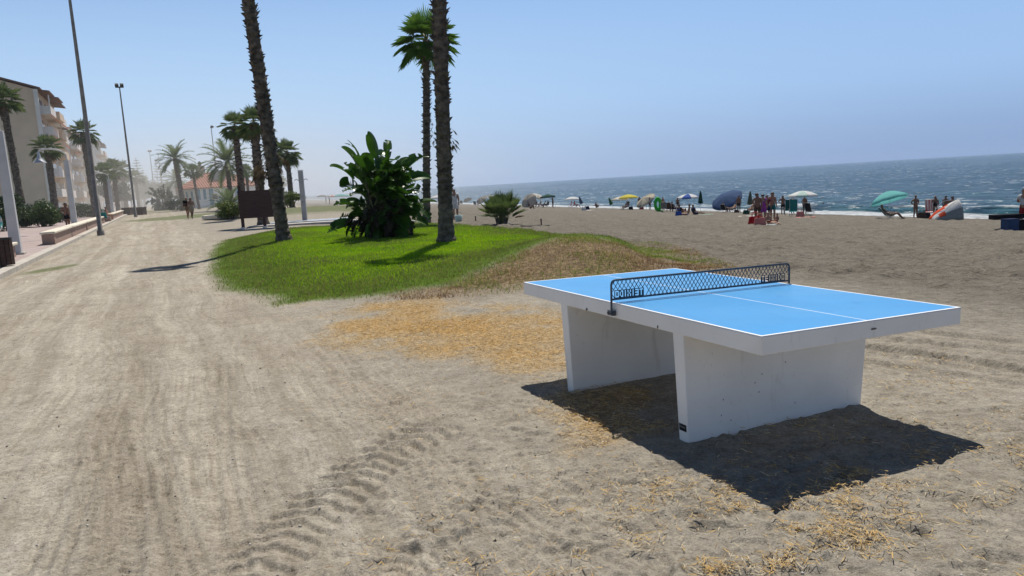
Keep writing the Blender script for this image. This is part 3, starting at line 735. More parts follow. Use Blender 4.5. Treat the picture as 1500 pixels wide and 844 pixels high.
def pinnate(mb, base, a, el, ln, n, lw, r, mi=0, curl=1.0, mi_r=0, fold=.5):
    """feather frond: arching midrib with paired leaflets"""
    pts = []; p = Vector(base); e_ = el; hd = Vector((math.cos(a), math.sin(a), 0)); st = ln/n
    for k in range(n+1):
        pts.append(p.copy()); p = p+(hd*math.cos(e_)+Vector((0, 0, math.sin(e_))))*st; e_ -= curl/n*(.5+1.0*k/n)
    side = Vector((-hd.y, hd.x, 0))
    for k in range(n):
        w = .012*ln*(1-k/n)+.004
        mb.add([pts[k]-side*w, pts[k]+side*w, pts[k+1]+side*w, pts[k+1]-side*w], [(0, 1, 2, 3)], mi_r)
        if k < n*.12: continue
        f = k/n; L_ = lw*math.sin(PI*min(1, .12+f*.86))**.6
        d = (pts[k+1]-pts[k]).normalized(); up = side.cross(d).normalized()
        if up.z < 0: up = -up
        for sg in (-1, 1):
            for q in (0, .5):
                b = pts[k]+(pts[k+1]-pts[k])*q
                v = (side*sg*.8+d*.75+up*fold*r.uniform(.3, 1)).normalized()*L_*r.uniform(.85, 1.1)
                t_ = b+v+Vector((0, 0, -.12*L_)); h = d*(st*.30)
                mb.add([b-h, b+h, t_], [(0, 1, 2)], mi)
def feather_crown(R_, n, seed, seg=13, lw=.28, low=-.5):
    r = random.Random(seed); mb = MB()
    for k in range(n):
        a = k*2.39996+r.uniform(-.2, .2); f = (k+.5)/n; el = 1.45-(1.45-low)*f**.8+r.uniform(-.1, .1)
        pinnate(mb, (0, 0, 0), a, el, R_*1.12*r.uniform(.9, 1.1), seg, R_*lw, r, curl=1.1)
    return mb
def date_palm(label, loc, h, r0, R_, n, seed, group=None, mat=None, lean=(0, 0)):
    t = thing('date_palm', label, 'palm tree', loc, 0, group)
    palm_trunk(h, r0, r0*.9, lean, random.Random(seed), 30, 60, 10).build('trunk', BARK, t)
    c = feather_crown(R_, n, seed).build('crown', [mat or FROND_DK], t); c.location = (lean[0], lean[1], h-.1)
    return t
# bushy cluster of giant paddle leaves
PADDLE = pmat('paddle_leaf_green', (.022, .062, .006), (.050, .125, .011), scale=4, rough=.34, transl=.30, spec=.35)
PADDLE_DEAD = pmat('paddle_leaf_brown', (.022, .017, .011), (.055, .042, .026), scale=6, rough=.9, transl=.05)
def paddle_leaf(mb, base, a, el, pet, ln, wd, r, mi, tatter=.15, roll=0.):
    hd = Vector((math.cos(a), math.sin(a), 0)); side0 = Vector((-hd.y, hd.x, 0))
    d0 = hd*math.cos(el)+Vector((0, 0, math.sin(el))); p0 = Vector(base)+d0*pet
    mb.tube([base, Vector(base)+d0*pet*.5+Vector((0, 0, .04)), p0], [.024, .018, .012], 5, 2, cap=False)
    n = 12; e_ = el; p = p0.copy(); rows = []
    curl = r.uniform(.5, 1.4)
    for k in range(n+1):
        f = k/n; w = wd*.5*(math.sin(PI*min(1, .10+f*.90))**.55 if f < .97 else .12)
        d = hd*math.cos(e_)+Vector((0, 0, math.sin(e_)))
        side = side0*math.cos(roll)+d.cross(side0)*math.sin(roll); up = side.cross(d)
        if up.z < 0: up = -up
        rows.append((p.copy(), side*w+up*w*.45, -side*w+up*w*.45, up)); p = p+d*ln/n; e_ -= curl/n
    for k in range(n):
        for q in (1, 2):
            if r.random() < tatter:
                # torn lobe that hangs
                m = rows[k][0]+rows[k][q]*.9+Vector((0, 0, -.12*ln*r.random()))
                mb.add([rows[k][0], rows[k+1][0], m], [(0, 1, 2)], mi)
            else:
                A, B_ = rows[k], rows[k+1]; g = .93 if tatter > .3 else 1
                m1 = A[0]+A[q]*.55-A[3]*wd*.04; m2 = B_[0]+B_[q]*.55-B_[3]*wd*.04
                mb.add([A[0], B_[0], m2, m1, B_[0]+B_[q]*g, A[0]+A[q]], [(0, 1, 2, 3), (3, 2, 4, 5)], mi)
def paddle_bush(label, loc, H, Wd, n, seed, green=PADDLE, group=None):
    r = random.Random(seed); t = thing('paddle_leaf_bush', label, 'plant', loc, 0, group)
    st = MB(); stems = []
    for k in range(22):
        a = r.uniform(0, 2*PI); rd = Wd*.27*math.sqrt(r.random()); b = Vector((rd*math.cos(a), rd*math.sin(a), -.05)); hh_ = H*r.uniform(.30, .66)
        tp = b+Vector((math.cos(a)*Wd*.16*r.random(), math.sin(a)*Wd*.16*r.random(), hh_)); st.tube([b, (b+tp)/2, tp], [.07, .06, .045], 6); stems.append((b, tp))
    st.build('stems', pmat('old_leaf_sheath', (.05, .037, .024), (.11, .08, .05), scale=8, rough=.95, bump=.6), t)
    mb = MB()
    for k in range(n):
        b, tp = r.choice(stems); f = r.uniform(.35, 1); p = b+(tp-b)*f
        a = r.uniform(0, 2*PI); el = r.uniform(.3, 1.5) if f > .6 else r.uniform(-.5, .9)
        s = H*r.uniform(.17, .31)
        paddle_leaf(mb, p, a, el, s*r.uniform(.3, .7), s, s*r.uniform(.46, .62), r, 0, r.choice([.05, .1, .3, .5]), r.uniform(-.8, .8))
    for k in range(int(n*.9)):
        b, tp = r.choice(stems); p = b+(tp-b)*r.uniform(.2, .95); a = r.uniform(0, 2*PI); s = H*r.uniform(.14, .25)
        paddle_leaf(mb, p, a, r.uniform(-1.2, .1), s*.5, s, s*.4, r, 1, .45, r.uniform(-1, 1))
    return t, mb, r
bl = spot(563, 347.5); t, mb, r = paddle_bush('big dark bush of giant paddle leaves standing on the lawn', bl, 2.75, 1.7, 205, 21)
for (a, el, p, ln, w, ro) in ((PI*.97, .30, (-.35, -.3, .95), .75, .17, 1.3), (-1.75, 1.0, (-.15, -.5, 1.65), .9, .50, .2), (-1.9, 1.35, (.05, -.3, 2.0), .85, .34, 1.0), (2.9, 1.3, (-.5, -.2, 1.75), .8, .34, .8), (2.7, 1.4, (-.5, 0, 1.95), .75, .16, .4), (3.0, 1.45, (-.5, .1, 2.0), .7, .1, .4),
                              (-.5, .4, (.5, -.3, 1.2), .6, .40, .3), (-.2, .1, (.5, -.4, .95), .55, .36, 0), (3.3, -.3, (-.35, -.3, .6), .6, .24, .3), (.1, 1.0, (.6, -.2, 1.65), .7, .36, .9), (.2, .7, (.75, 0, 1.9), .6, .14, .5), (-2.4, .9, (-.55, -.4, 1.5), .8, .42, -.3), (-1.2, 1.2, (.35, -.4, 1.85), .75, .30, .9), (1.6, 1.45, (.25, .2, 2.0), .75, .26, .3), (-.9, .5, (.5, -.5, .7), .6, .3, .2)):
    paddle_leaf(mb, p, a, el, .3, ln, w, r, 0, .05 if ln > .7 else .3, ro)
mb.build('leaves', [PADDLE, PADDLE_DEAD, PET], t)
# dwarf fan palm clump on the lawn
t = thing('dwarf_fan_palm', 'low spiky fan palm clump at the seaward edge of the lawn', 'plant', spot(735, 329))
r = random.Random(31); mb = MB()
for k in range(70):
    a = r.uniform(0, 2*PI); el = r.uniform(.1, 1.0) if k % 3 == 0 else r.uniform(.75, 1.57); rd = .26*r.random(); b = Vector((rd*math.cos(a), rd*math.sin(a), r.uniform(0, .25)))
    d = Vector((math.cos(a)*math.cos(el), math.sin(a)*math.cos(el), math.sin(el))); q = .9+.25*math.sin(el)
    frond_fan(mb, b, d, Vector((0, 0, 1)), .66*q*r.uniform(.75, 1.15), .62*q, 15, 1 if (r.random() < .13 and el < .8) else 0, 2, r, arc=2.3, droop=.12)
mb.build('fronds', [pmat('dwarf_fan_green', (.07, .115, .03), (.12, .165, .05), scale=4, rough=.5, transl=.35), pmat('dwarf_fan_tan', (.2, .14, .07), (.28, .2, .1), scale=4, transl=.2), PET], t)
tr = MB()
for k in range(5):
    a = k*1.3; tr.tube([(.15*math.cos(a), .15*math.sin(a), -.05), (.24*math.cos(a), .24*math.sin(a), .3)], [.1, .09], 7)
tr.build('stems', BARK, t)

# ------------------------------------------------------------------ grass and litter (uncountable)
def blades(name, P, h, w, mats, lean=.5, seed=0, mi=None, flat=False):
    g = np.random.default_rng(seed); n = len(P)
    hs = h*g.uniform(.6, 1.3, n); a = g.uniform(0, 2*PI, n); ln = g.uniform(0, lean, n)*hs; la = g.uniform(0, 2*PI, n)
    sx, sy = np.cos(a)*w/2, np.sin(a)*w/2
    x, y, z = P.T
    v0 = np.column_stack([x-sx, y-sy, z-.01]); v1 = np.column_stack([x+sx, y+sy, z-.01])
    mx, my = x+np.cos(la)*ln*.35, y+np.sin(la)*ln*.35
    v2 = np.column_stack([mx+sx*.7, my+sy*.7, z+hs*.6]); v3 = np.column_stack([mx-sx*.7, my-sy*.7, z+hs*.6])
    v4 = np.column_stack([x+np.cos(la)*ln, y+np.sin(la)*ln, z+hs])
    Vv = np.stack([v0, v1, v2, v3, v4], 1).reshape(-1, 3); b = np.arange(n)*5
    Fq = np.concatenate([np.column_stack([b, b+1, b+2]), np.column_stack([b, b+2, b+3]), np.column_stack([b+3, b+2, b+4])])
    return np_mesh(name, Vv, Fq, mats, mi=None if mi is None else np.concatenate([mi, mi, mi]))
g = np.random.default_rng(5)
N = 420000
# sample more densely near the camera side
yy_ = 11.2+(g.random(N)**1.5)*24; xx_ = g.uniform(-11, 4, N)
l, d_, s_, p_, b_, gr_, w_, st_ = zones(xx_, yy_)
sdl = np.full(N, 0.)
keep = g.random(N) < l*(.25+.75*sstep(-.1, 1.3, poly_sd(xx_, yy_, LAWN)+.9*fbm(xx_*1.3, yy_*1.3, 3, 301)))
Pg = np.column_stack([xx_, yy_, hfull(xx_, yy_)])[keep]
front = sstep(.3, 3.2, poly_sd(Pg[:, 0], Pg[:, 1], LAWN)+1.3*fbm(Pg[:, 0]*.8, Pg[:, 1]*.8, 3, 303))
front = front*(1-.55*sstep(-.02, .20, fbm(Pg[:, 0]*.55, Pg[:, 1]*.45, 4, 305)))
mi = np.where(g.random(len(Pg)) < front, 0, np.where(g.random(len(Pg)) < .75, 1, 2))
GR1 = pmat('lawn_blade_green', (.22, .40, .010), (.33, .50, .014), scale=1.3, rough=.5, transl=.55, spec=.15)
GR2 = pmat('lawn_blade_dull', (.15, .23, .030), (.24, .29, .05), scale=1.5, rough=.6, transl=.45, spec=.15)
GR3 = pmat('dry_blade_tan', (.24, .185, .085), (.38, .29, .14), scale=3, rough=.8, transl=.25, spec=.1)
tag(link('lawn_grass', blades('lawn_grass', Pg, .042, .011, [GR1, GR2, GR3], .8, 1, mi)), 'short green lawn grass', None, None, 'stuff')
# dry tussock grass on the mound slope
N = 90000; xx_ = g.uniform(-4.5, 4, N); yy_ = g.uniform(11, 21, N)
l, d_, s_, p_, b_, gr_, w_, st_ = zones(xx_, yy_)
cl = sstep(-.10, .16, fbm(xx_*1.6, yy_*1.6, 3, 311))
keep = g.random(N) < np.clip(d_*cl*1.0+.40*d_, 0, 1)
Pd = np.column_stack([xx_, yy_, hfull(xx_, yy_)])[keep]
q = fbm(Pd[:, 0]*.7, Pd[:, 1]*.7, 2, 313)+.5+g.normal(0, .12, len(Pd))
q = q+.35*sstep(1.0, -.3, poly_sd(Pd[:, 0], Pd[:, 1], LAWN)*-1)
mi = np.where(q > .66, 1, np.where(q > .33, 0, 2))
DRY1 = pmat('tussock_tan', (.30, .205, .09), (.44, .32, .155), scale=2, rough=.85, transl=.25, spec=.1)
DRY2 = pmat('tussock_rust', (.18, .10, .05), (.32, .19, .09), scale=3, rough=.85, transl=.2, spec=.1)
tag(link('dry_grass', blades('dry_grass', Pd, .048, .010, [DRY1, GR2, DRY2], 2.8, 2, mi)), 'dry tussock grass on the mound slope', None, None, 'stuff')
# cut straw lying on the sand
def straws(name, P, ln, mats, seed, lift=.02):
    g = np.random.default_rng(seed); n = len(P); a = g.uniform(0, 2*PI, n); L_ = ln*g.uniform(.4, 1.5, n); w = g.uniform(.0009, .0020, n)
    bend = g.uniform(-.6, .6, n); dx, dy = np.cos(a), np.sin(a); pz = g.uniform(0, lift, n)
    tz = g.uniform(-.1, .45, n)*L_; tz = np.where(g.random(n) < .75, tz*.25, tz)
    pts = []
    for f in (0, .5, 1):
        c = np.column_stack([P[:, 0]+dx*L_*(f-.5)-dy*bend*L_*(f*f)*.5, P[:, 1]+dy*L_*(f-.5)+dx*bend*L_*(f*f)*.5, P[:, 2]+.004+pz+tz*f])
        ww = w*(1 if f < 1 else .5)
        pts.append(c+np.column_stack([-dy*ww, dx*ww, 0*w])); pts.append(c-np.column_stack([-dy*ww, dx*ww, -w*1.2]))
    Vv = np.stack(pts, 1).reshape(-1, 3); b = np.arange(n)*6
    F = np.concatenate([np.column_stack([b, b+1, b+3, b+2]), np.column_stack([b+2, b+3, b+5, b+4])])
    mi = (g.random(n)*len(mats)).astype(int)
    return np_mesh(name, Vv, F, mats, mi=np.concatenate([mi, mi]))
N = 900000; xx_ = g.uniform(-3.4, 3.6, N); yy_ = 2.4+9.2*g.random(N)**1.35
l, d_, s_, p_, b_, gr_, w_, st_ = zones(xx_, yy_)
sparse = .012*sstep(.6, 1.6, xx_*PN[0]+yy_*PN[1])*sstep(-.05, .2, fbm(xx_*2.3, yy_*2.3, 3, 321))+.05*sstep(.5, 1.2, xx_)*sstep(.1, .3, fbm(xx_*2.6, yy_*2.6, 3, 323))
keep = g.random(N) < np.clip(st_*.5+sparse, 0, 1)*sstep(.2, .5, fbm(xx_*9, yy_*9, 2, 325)+.62)
P_ = np.column_stack([xx_, yy_, hfull(xx_, yy_)])[keep]
ST1 = pmat('straw_gold', (.54, .36, .13), (.66, .46, .19), scale=20, rough=.7, transl=.2); ST2 = pmat('straw_pale', (.58, .48, .30), (.68, .58, .40), scale=20, rough=.7, transl=.2); ST3 = pmat('straw_brown', (.24, .16, .08), (.34, .24, .13), scale=20, rough=.8)
tag(link('straw_litter', straws('straw_litter', P_, .036, [ST1, ST1, ST2, ST3], 3)), 'golden straw scattered on the sand', None, None, 'stuff')
# small stones
N = 5200; yy_ = 1.8+11*g.random(N)**1.6; xx_ = (g.random(N)*1.5-.85)*yy_*.95
l, d_, s_, p_, b_, gr_, w_, st_ = zones(xx_, yy_)
k_ = g.random(N) < .35+.65*p_; xx_, yy_ = xx_[k_], yy_[k_]; n = len(xx_)
ico = np.array([(1, 0, 0), (-1, 0, 0), (0, 1, 0), (0, -1, 0), (0, 0, 1), (0, 0, -1)], float); fc = np.array([(0, 2, 4), (2, 1, 4), (1, 3, 4), (3, 0, 4), (2, 0, 5), (1, 2, 5), (3, 1, 5), (0, 3, 5)])
sz = .0018+.0075*g.random(n)**6; pz = hfull(xx_, yy_)
Vv = (ico[None]*(sz[:, None, None]*g.uniform(.6, 1.4, (n, 6, 3)))+np.column_stack([xx_, yy_, pz+sz*.35])[:, None]).reshape(-1, 3)
F = (fc[None]+(np.arange(n)*6)[:, None, None]).reshape(-1, 3); mi = np.repeat(np.searchsorted([.62, .93], g.random(n)), 8)
tag(link('pebbles', np_mesh('pebbles', Vv, F, [pmat('stone_pale', (.5, .47, .42)), pmat('stone_grey', (.22, .2, .18)), pmat('stone_dark', (.06, .055, .05))], True, mi)), 'small stones and grit on the sand', None, None, 'stuff')
# ------------------------------------------------------------------ promenade (paving, low walls, lamps, bins, benches)
PAVE = pmat('promenade_paving', (.30, .235, .215), (.37, .30, .275), scale=1.2, rough=.85, bump=.15, bscale=30)
CREAM = pmat('cream_coping', (.60, .54, .43), (.70, .64, .52), scale=3, rough=.8, bump=.2, bscale=30)
STUCCO = pmat('pink_brown_render', (.27, .185, .14), (.36, .25, .195), scale=2.5, rough=.9, bump=.3, bscale=25)
KERB = pmat('kerb_concrete', (.38, .35, .30), (.48, .44, .38), scale=3, rough=.9, bump=.2)
POSTW = pmat('pale_grey_post_paint', (.46, .46, .46), (.54, .54, .53), scale=2, rough=.6)
GALV = pmat('galvanised_mast', (.20, .18, .155), (.28, .255, .22), scale=4, rough=.6, metal=.2)
DKMET = pmat('dark_metal', (.03, .03, .032), (.05, .05, .05), rough=.5, metal=.3)
DKWOOD = pmat('dark_brown_slats', (.045, .026, .020), (.075, .045, .034), scale=3, rough=.8, stretch=(1, 1, 12), bump=.3)
CONC = pmat('plain_concrete', (.30, .28, .25), (.40, .38, .34), scale=4, rough=.9, bump=.25)
def pt(t, s): q = PD*t+PN*s; return q[0], q[1]
def strip_mesh(name, s0, s1, t0, t1, n, rise, thick, mat):
    mb = MB(); pr = None
    for i in range(n+1):
        t = t0+(t1-t0)*i/n
        a = pt(t, s0); c = pt(t, s1); zc = hz(*pt(t, (s0+s1)/2))
        row = [(a[0], a[1], zc+rise), (c[0], c[1], zc+rise), (c[0], c[1], zc+rise-thick), (a[0], a[1], zc+rise-thick)]
        o = len(mb.v); mb.v.extend(row)
        if i:
            for k in range(4): mb.f.append((o-4+k, o-4+(k+1) % 4, o+(k+1) % 4, o+k)); mb.m.append(0)
    return mb.build(name, mat)
tag(strip_mesh('promenade', -11.8, -3.95, -30, 420, 90, .11, .4, PAVE), 'pinkish paved promenade', None, None, 'structure')
tag(strip_mesh('kerb', -3.94, -3.62, -30, 420, 90, .125, .4, KERB), 'concrete kerb along the promenade', None, None, 'structure')
tag(strip_mesh('verge_kerb', -12.05, -11.81, -30, 420, 90, .17, .4, KERB), 'kerb between promenade and garden strip', None, None, 'structure')
RISE = .115
def along(o, t, s, rise=RISE, extra=0):
    q = pt(t, s); o.location = (q[0], q[1], hz(*q)+rise); o.rotation_euler = (0, 0, math.atan2(PD[1], PD[0])-PI/2+extra); return o
# local frame for things set along the promenade: x = seaward normal, y = along PD
def t_of(px, s):
    """distance along the promenade at which a line parallel to it (offset s) is seen in picture column px"""
    a, b = 6.0, 700.0
    for _ in range(50):
        m = (a+b)/2; q = pt(m, s)
        if project((q[0], q[1], hz(*q)+.1))[0] < px: a = m
        else: b = m
    return a
def low_wall(label, t0, t1, s, h, first_pillar=True, group='low walls along the promenade'):
    o = along(thing('low_wall', label, 'low wall', (0, 0, 0), 0, group), t0, s, .08)
    L_ = t1-t0
    dz = hz(*pt(t1, s))-hz(*pt(t0, s))
    mb = MB(); P = [(-.2, 0, -.2), (.2, 0, -.2), (.2, L_, -.2+dz), (-.2, L_, -.2+dz), (-.2, 0, h), (.2, 0, h), (.2, L_, h+dz), (-.2, L_, h+dz)]
    mb.hexa(P).build('wall_body', STUCCO, o, bevel=.01)
    mb = MB(); P = [(-.28, -.1, h), (.28, -.1, h), (.28, L_+.1, h+dz), (-.28, L_+.1, h+dz), (-.28, -.1, h+.10), (.28, -.1, h+.10), (.28, L_+.1, h+.1+dz), (-.28, L_+.1, h+.1+dz)]
    mb.hexa(P).build('coping', CREAM, o, bevel=.03, segs=3)
    if first_pillar:
        MB().box((0, .14, h/2-.1), (.46, .36, h+.18)).build('end_pillar', STUCCO, o, bevel=.012)
    return o
SW = -4.25
ta, tb, tc_, td = t_of(72, SW), t_of(131, SW), t_of(162, SW), t_of(196, SW)
low_wall('pinkish low wall with cream coping, the nearest long stretch', ta, t_of(122, SW)-.3, SW, .46)
low_wall('second low wall with cream coping, behind the tall leaning mast', t_of(122, SW)+.2, t_of(150, SW), SW, .46)
low_wall('low wall with cream coping running on past the seated woman', tc_, td, SW, .46)
low_wall('short end piece of low wall behind the nearest white lamp post', t_of(32, SW)-1.6, t_of(38, SW)-.9, SW-.35, .40, first_pillar=False)
b = along(thing('stone_block', 'brown stone block that the woman with a teal bag sits beside', 'block'), t_of(154, SW)-.6, SW+.15, .02); MB().box((0, 0, .22), (.7, 1.1, .5)).build('block_body', STUCCO, b, bevel=.03)
for px, lb in ((188, 'dark planter box at the far end of the low wall'), (206, 'dark box standing past the end of the low wall')):
    q = spot(px, 315); o = thing('planter_box', lb, 'planter', q); MB().box((0, 0, .42), (1.1, 1.1, .95)).build('box_body', DKWOOD, o, bevel=.02); MB().box((0, 0, .92), (1.2, 1.2, .06)).build('rim', DKMET, o, bevel=.01)
# white lamp posts with a bell lamp on a curved arm
def lamp_post():
    o = thing('lamp_post', None, 'street lamp', (0, 0, 0), 0, 'white lamp posts along the promenade')
    mb = MB(); w0, w1, h = .165, .125, 4.15
    mb.hexa([(-w0, -w0, 0), (w0, -w0, 0), (w0, w0, 0), (-w0, w0, 0), (-w1, -w1, h), (w1, -w1, h), (w1, w1, h), (-w1, w1, h)]); mb.build('post', POSTW, o, bevel=.02)
    pts = [(.03, 0, h-.02), (.02, 0, h+.25)]+[(-.82+.85*math.cos(a), 0, h+.25+.42*math.sin(a)) for a in np.linspace(.15, 1.57, 8)]+[(-1.15, 0, h+.66), (-1.30, 0, h+.6), (-1.33, 0, h+.48)]
    MB().tube(pts, .042, 8).build('arm', POSTW, o, smooth=True)
    lm = MB(); lm.lathe([(.05, .5), (.07, .35), (.10, .2), (.20, .02), (.36, -.13), (.37, -.15), (.33, -.13), (.17, .02), (.06, .2)], 20, (-1.33, 0, h+.05)); b = lm.build('bell_shade', pmat('lamp_shade_metal', (.50, .50, .50), rough=.35, metal=.3), o, smooth=True)
    MB().lathe([(.0, -.12), (.12, -.08), (.15, .0), (.10, .06), (0, .08)], 12, (-1.33, 0, h+.05)).build('lamp_glass', pmat('lamp_glass', (.6, .6, .58), rough=.3), o, smooth=True)
    MB().box((0, 0, .02), (.5, .5, .08)).build('base_plate', KERB, o, bevel=.01)
    return o
lp = lamp_post()
lamps = [(25, 'nearest white lamp post, tapering, beside the brown bin'), (111, 'second white lamp post with bell lamp, in front of the beige gable'), (166, 'third white lamp post with bell lamp, partly behind the tall mast'),
         (194, 'fourth white lamp post, close to the second mast'), (209, 'fifth white lamp post, faint in the dust'), (217, 'farthest white lamp post, hardly visible in the dust')]
for i, (px, lb) in enumerate(lamps):
    o = lp if i == 0 else copy_tree(lp); along(o, t_of(px, -4.55), -4.55); o['label'] = lb
# floodlight masts
def mast(h, r0):
    o = thing('floodlight_mast', None, 'light mast', (0, 0, 0), 0, 'tall floodlight masts')
    mb = MB(); mb.lathe([(r0*1.5, 0), (r0*1.5, .25), (r0, .3), (r0*.85, h*.5), (r0*.5, h)], 12); mb.build('mast', GALV, o, smooth=True)
    MB().box((0, 0, h+.05), (.8, .1, .12)).build('crossbar', DKMET, o)
    for x in (-.24, .24):
        MB().box((x, -.18, h+.22), (.34, .28, .34), rot=Matrix.Rotation(.6, 3, 'X')).build('floodlight', DKMET, o, bevel=.02)
    return o
m0 = mast(13.6, .12)
for i, (p, lb) in enumerate(((spot(148, 345), 'nearest tall floodlight mast whose top is out of the picture'), (spot(199, 318), 'floodlight mast by the end of the low wall, lamps at its top'), (atx(229, 192), 'distant floodlight mast in front of the hazy pines'),
                             (atx(236, 232), 'farthest and faintest floodlight mast'), (atx(322, 138), 'slim floodlight mast in front of the striped beach house'))):
    o = m0 if i == 0 else copy_tree(m0); o.location = p; o['label'] = lb; o.rotation_euler = (0, 0, .4*i)
# bin with dark slats
bq = spot(6, 397); o = thing('litter_bin', 'dark brown slatted bin at the left edge beside the lamp post', 'bin', bq)
mb = MB()
for k in range(14):
    a = 2*PI*k/14; mb.box((.27*math.cos(a), .27*math.sin(a), .52), (.02, .105, .72), rot=rotz(a))
mb.build('slats', DKWOOD, o); MB().lathe([(.0, .16), (.25, .16), (.25, .85), (.29, .86), (.29, .90), (.23, .90), (.23, .3)], 18).build('liner', DKMET, o, smooth=False); MB().box((0, 0, .09), (.12, .12, .2)).build('foot', DKMET, o)
# white concrete benches on the landward edge
for px, py, lb in ((50, 324, 'nearer white concrete bench at the garden edge'), (138, 312, 'farther white concrete bench beyond the tall mast')):
    q = spot(px, py); o = thing('concrete_bench', lb, 'bench', q, math.atan2(PD[1], PD[0])-PI/2, 'white concrete benches')
    w = pmat('white_concrete', (.55, .53, .48), (.65, .63, .58), scale=4, rough=.8)
    MB().box((0, 0, .46), (.6, 3.0, .14)).build('seat', w, o, bevel=.02)
    for y in (-1.2, 1.2): MB().box((0, y, .2), (.5, .35, .40)).build('support', w, o, bevel=.02)
# grey sign post in the garden
q = atx(67, 62); o = thing('sign_post', 'small grey post with a plate in the garden strip', 'post', q); MB().lathe([(.05, 0), (.05, 1.7)], 8).build('pole', GALV, o); MB().box((0, -.06, 1.6), (.3, .03, .4)).build('plate', POSTW, o, bevel=.01)

# ------------------------------------------------------------------ notice board, shower, platform, kerbed lawn
q = spot(356.5, 337); fd = Vector((math.cos(.18), math.sin(.18), 0))
o = thing('notice_board', 'dark brown timber notice board on two posts', 'notice board', q, .10)
WOODB = pmat('board_timber', (.040, .022, .020), (.068, .040, .034), scale=2.2, rough=.8, bump=.5, bscale=9, stretch=(1, 1, 14))
pn = MB()
for k in range(9): pn.box((.84, -.02, .54+.07+k*.145), (1.86, .05, .1446))
pn.build('panel', WOODB, o, bevel=.004)
for x in (0, 1.02): MB().box((x, .05, 1.02), (.14, .10, 2.2)).build('post', WOODB, o, bevel=.01)
for x in (0, 1.02): MB().box((x, .05, .05), (.2, .16, .16)).build('post_shoe', pmat('pale_shoe', (.5, .48, .46), rough=.7), o)
MB().box((.75, .0, -.02), (2.3, .9, .12)).build('footing', CONC, o, bevel=.01)
q = spot(447, 324); o = thing('beach_shower', 'square steel shower column standing on the wet platform', 'shower', q, .1)
MB().box((0, 0, 1.42), (.26, .24, 2.86)).build('column', pmat('brushed_steel', (.30, .29, .28), (.38, .37, .36), scale=3, rough=.4, metal=.4), o, bevel=.01)
MB().box((0, 0, 2.86), (.28, .26, .06)).build('cap', pmat('white_cap', (.75, .75, .75), rough=.4), o, bevel=.008)
for s in (-1, 1):
    MB().tube([(s*.13, -.05, 2.3), (s*.28, -.05, 2.38), (s*.36, -.05, 2.3)], .018, 6).build('shower_head', DKMET, o); MB().lathe([(.025, -.02), (.03, .03)], 8, (s*.0, -.14, 1.1)).build('push_button', DKMET, o)
WETC = pmat('wet_slab', (.30, .31, .32), (.42, .42, .42), scale=1.5, rough=.25)
q = spot(447, 325); o = thing('shower_platform', 'pale wet slab around the shower column', 'platform', q, .02)
MB().box((.2, -.2, .03), (4.2, 2.6, .09)).build('slab', WETC, o, bevel=.01)
q = spot(470, 328); o = thing('boardwalk', 'low grey boardwalk running behind the lawn to the shower', 'boardwalk', q, -.03)
mb = MB()
for k in range(36): mb.box((-3.4+k*.2, 0, .08), (.19, 1.3, .06))
mb.box((0, -.6, .02), (7.2, .06, .12)); mb.box((0, .6, .02), (7.2, .06, .12)); mb.build('planks', pmat('weathered_planks', (.34, .32, .30), (.46, .44, .41), scale=3, rough=.8), o)
# ring of kerb stones round a small lawn
q = spot(350, 316); o = thing('kerb_ring', 'pale stone ring kerb round a small lawn by the path', 'kerb', q)
mb = MB()
for k in range(26):
    a = 2*PI*k/26; mb.box((2.1*math.cos(a), 3.2*math.sin(a), .06), (.22, .62, .24), rot=rotz(math.atan2(3.2*math.sin(a), 2.1*math.cos(a))))
mb.build('stones', pmat('pale_kerbstone', (.55, .50, .42), (.65, .60, .5), scale=3, rough=.8), o, bevel=.02)
mb = MB(); mb.lathe([(1.0, .11), (.0, .14)], 24); d = mb.build('turf', pmat('ring_turf', (.05, .09, .02), (.09, .14, .03), scale=4, rough=.9, bump=.8, bscale=30), o); d.scale = (2.0, 3.1, 1)
# two small stakes and the hose by the dwarf palm
for (px, py, lb) in ((793, 330, 'short dark stake at the seaward end of the lawn'), (697, 325, 'short dark stake left of the spiky palm clump')):
    o = thing('stake', lb, 'stake', spot(px, py), .3); MB().tube([(0, 0, -.1), (.0, 0, .24), (-.01, 0, .27)], [.03, .03, .026], 7).build('shaft', DKWOOD, o); MB().lathe([(.04, .23), (.045, .26), (.03, .28), (0, .285)], 8, (0, 0, 0)).build('head', DKMET, o)
P = [spot(a, c)+Vector((0, 0, .02)) for a, c in ((745, 328), (756, 331), (775, 332), (800, 331), (815, 332))]
tag(MB().tube([p for p in curve([tuple(p) for p in P], 6)], .025, 6).build('hose', DKMET, smooth=True), 'black hose lying at the edge of the lawn by the stake', 'hose')

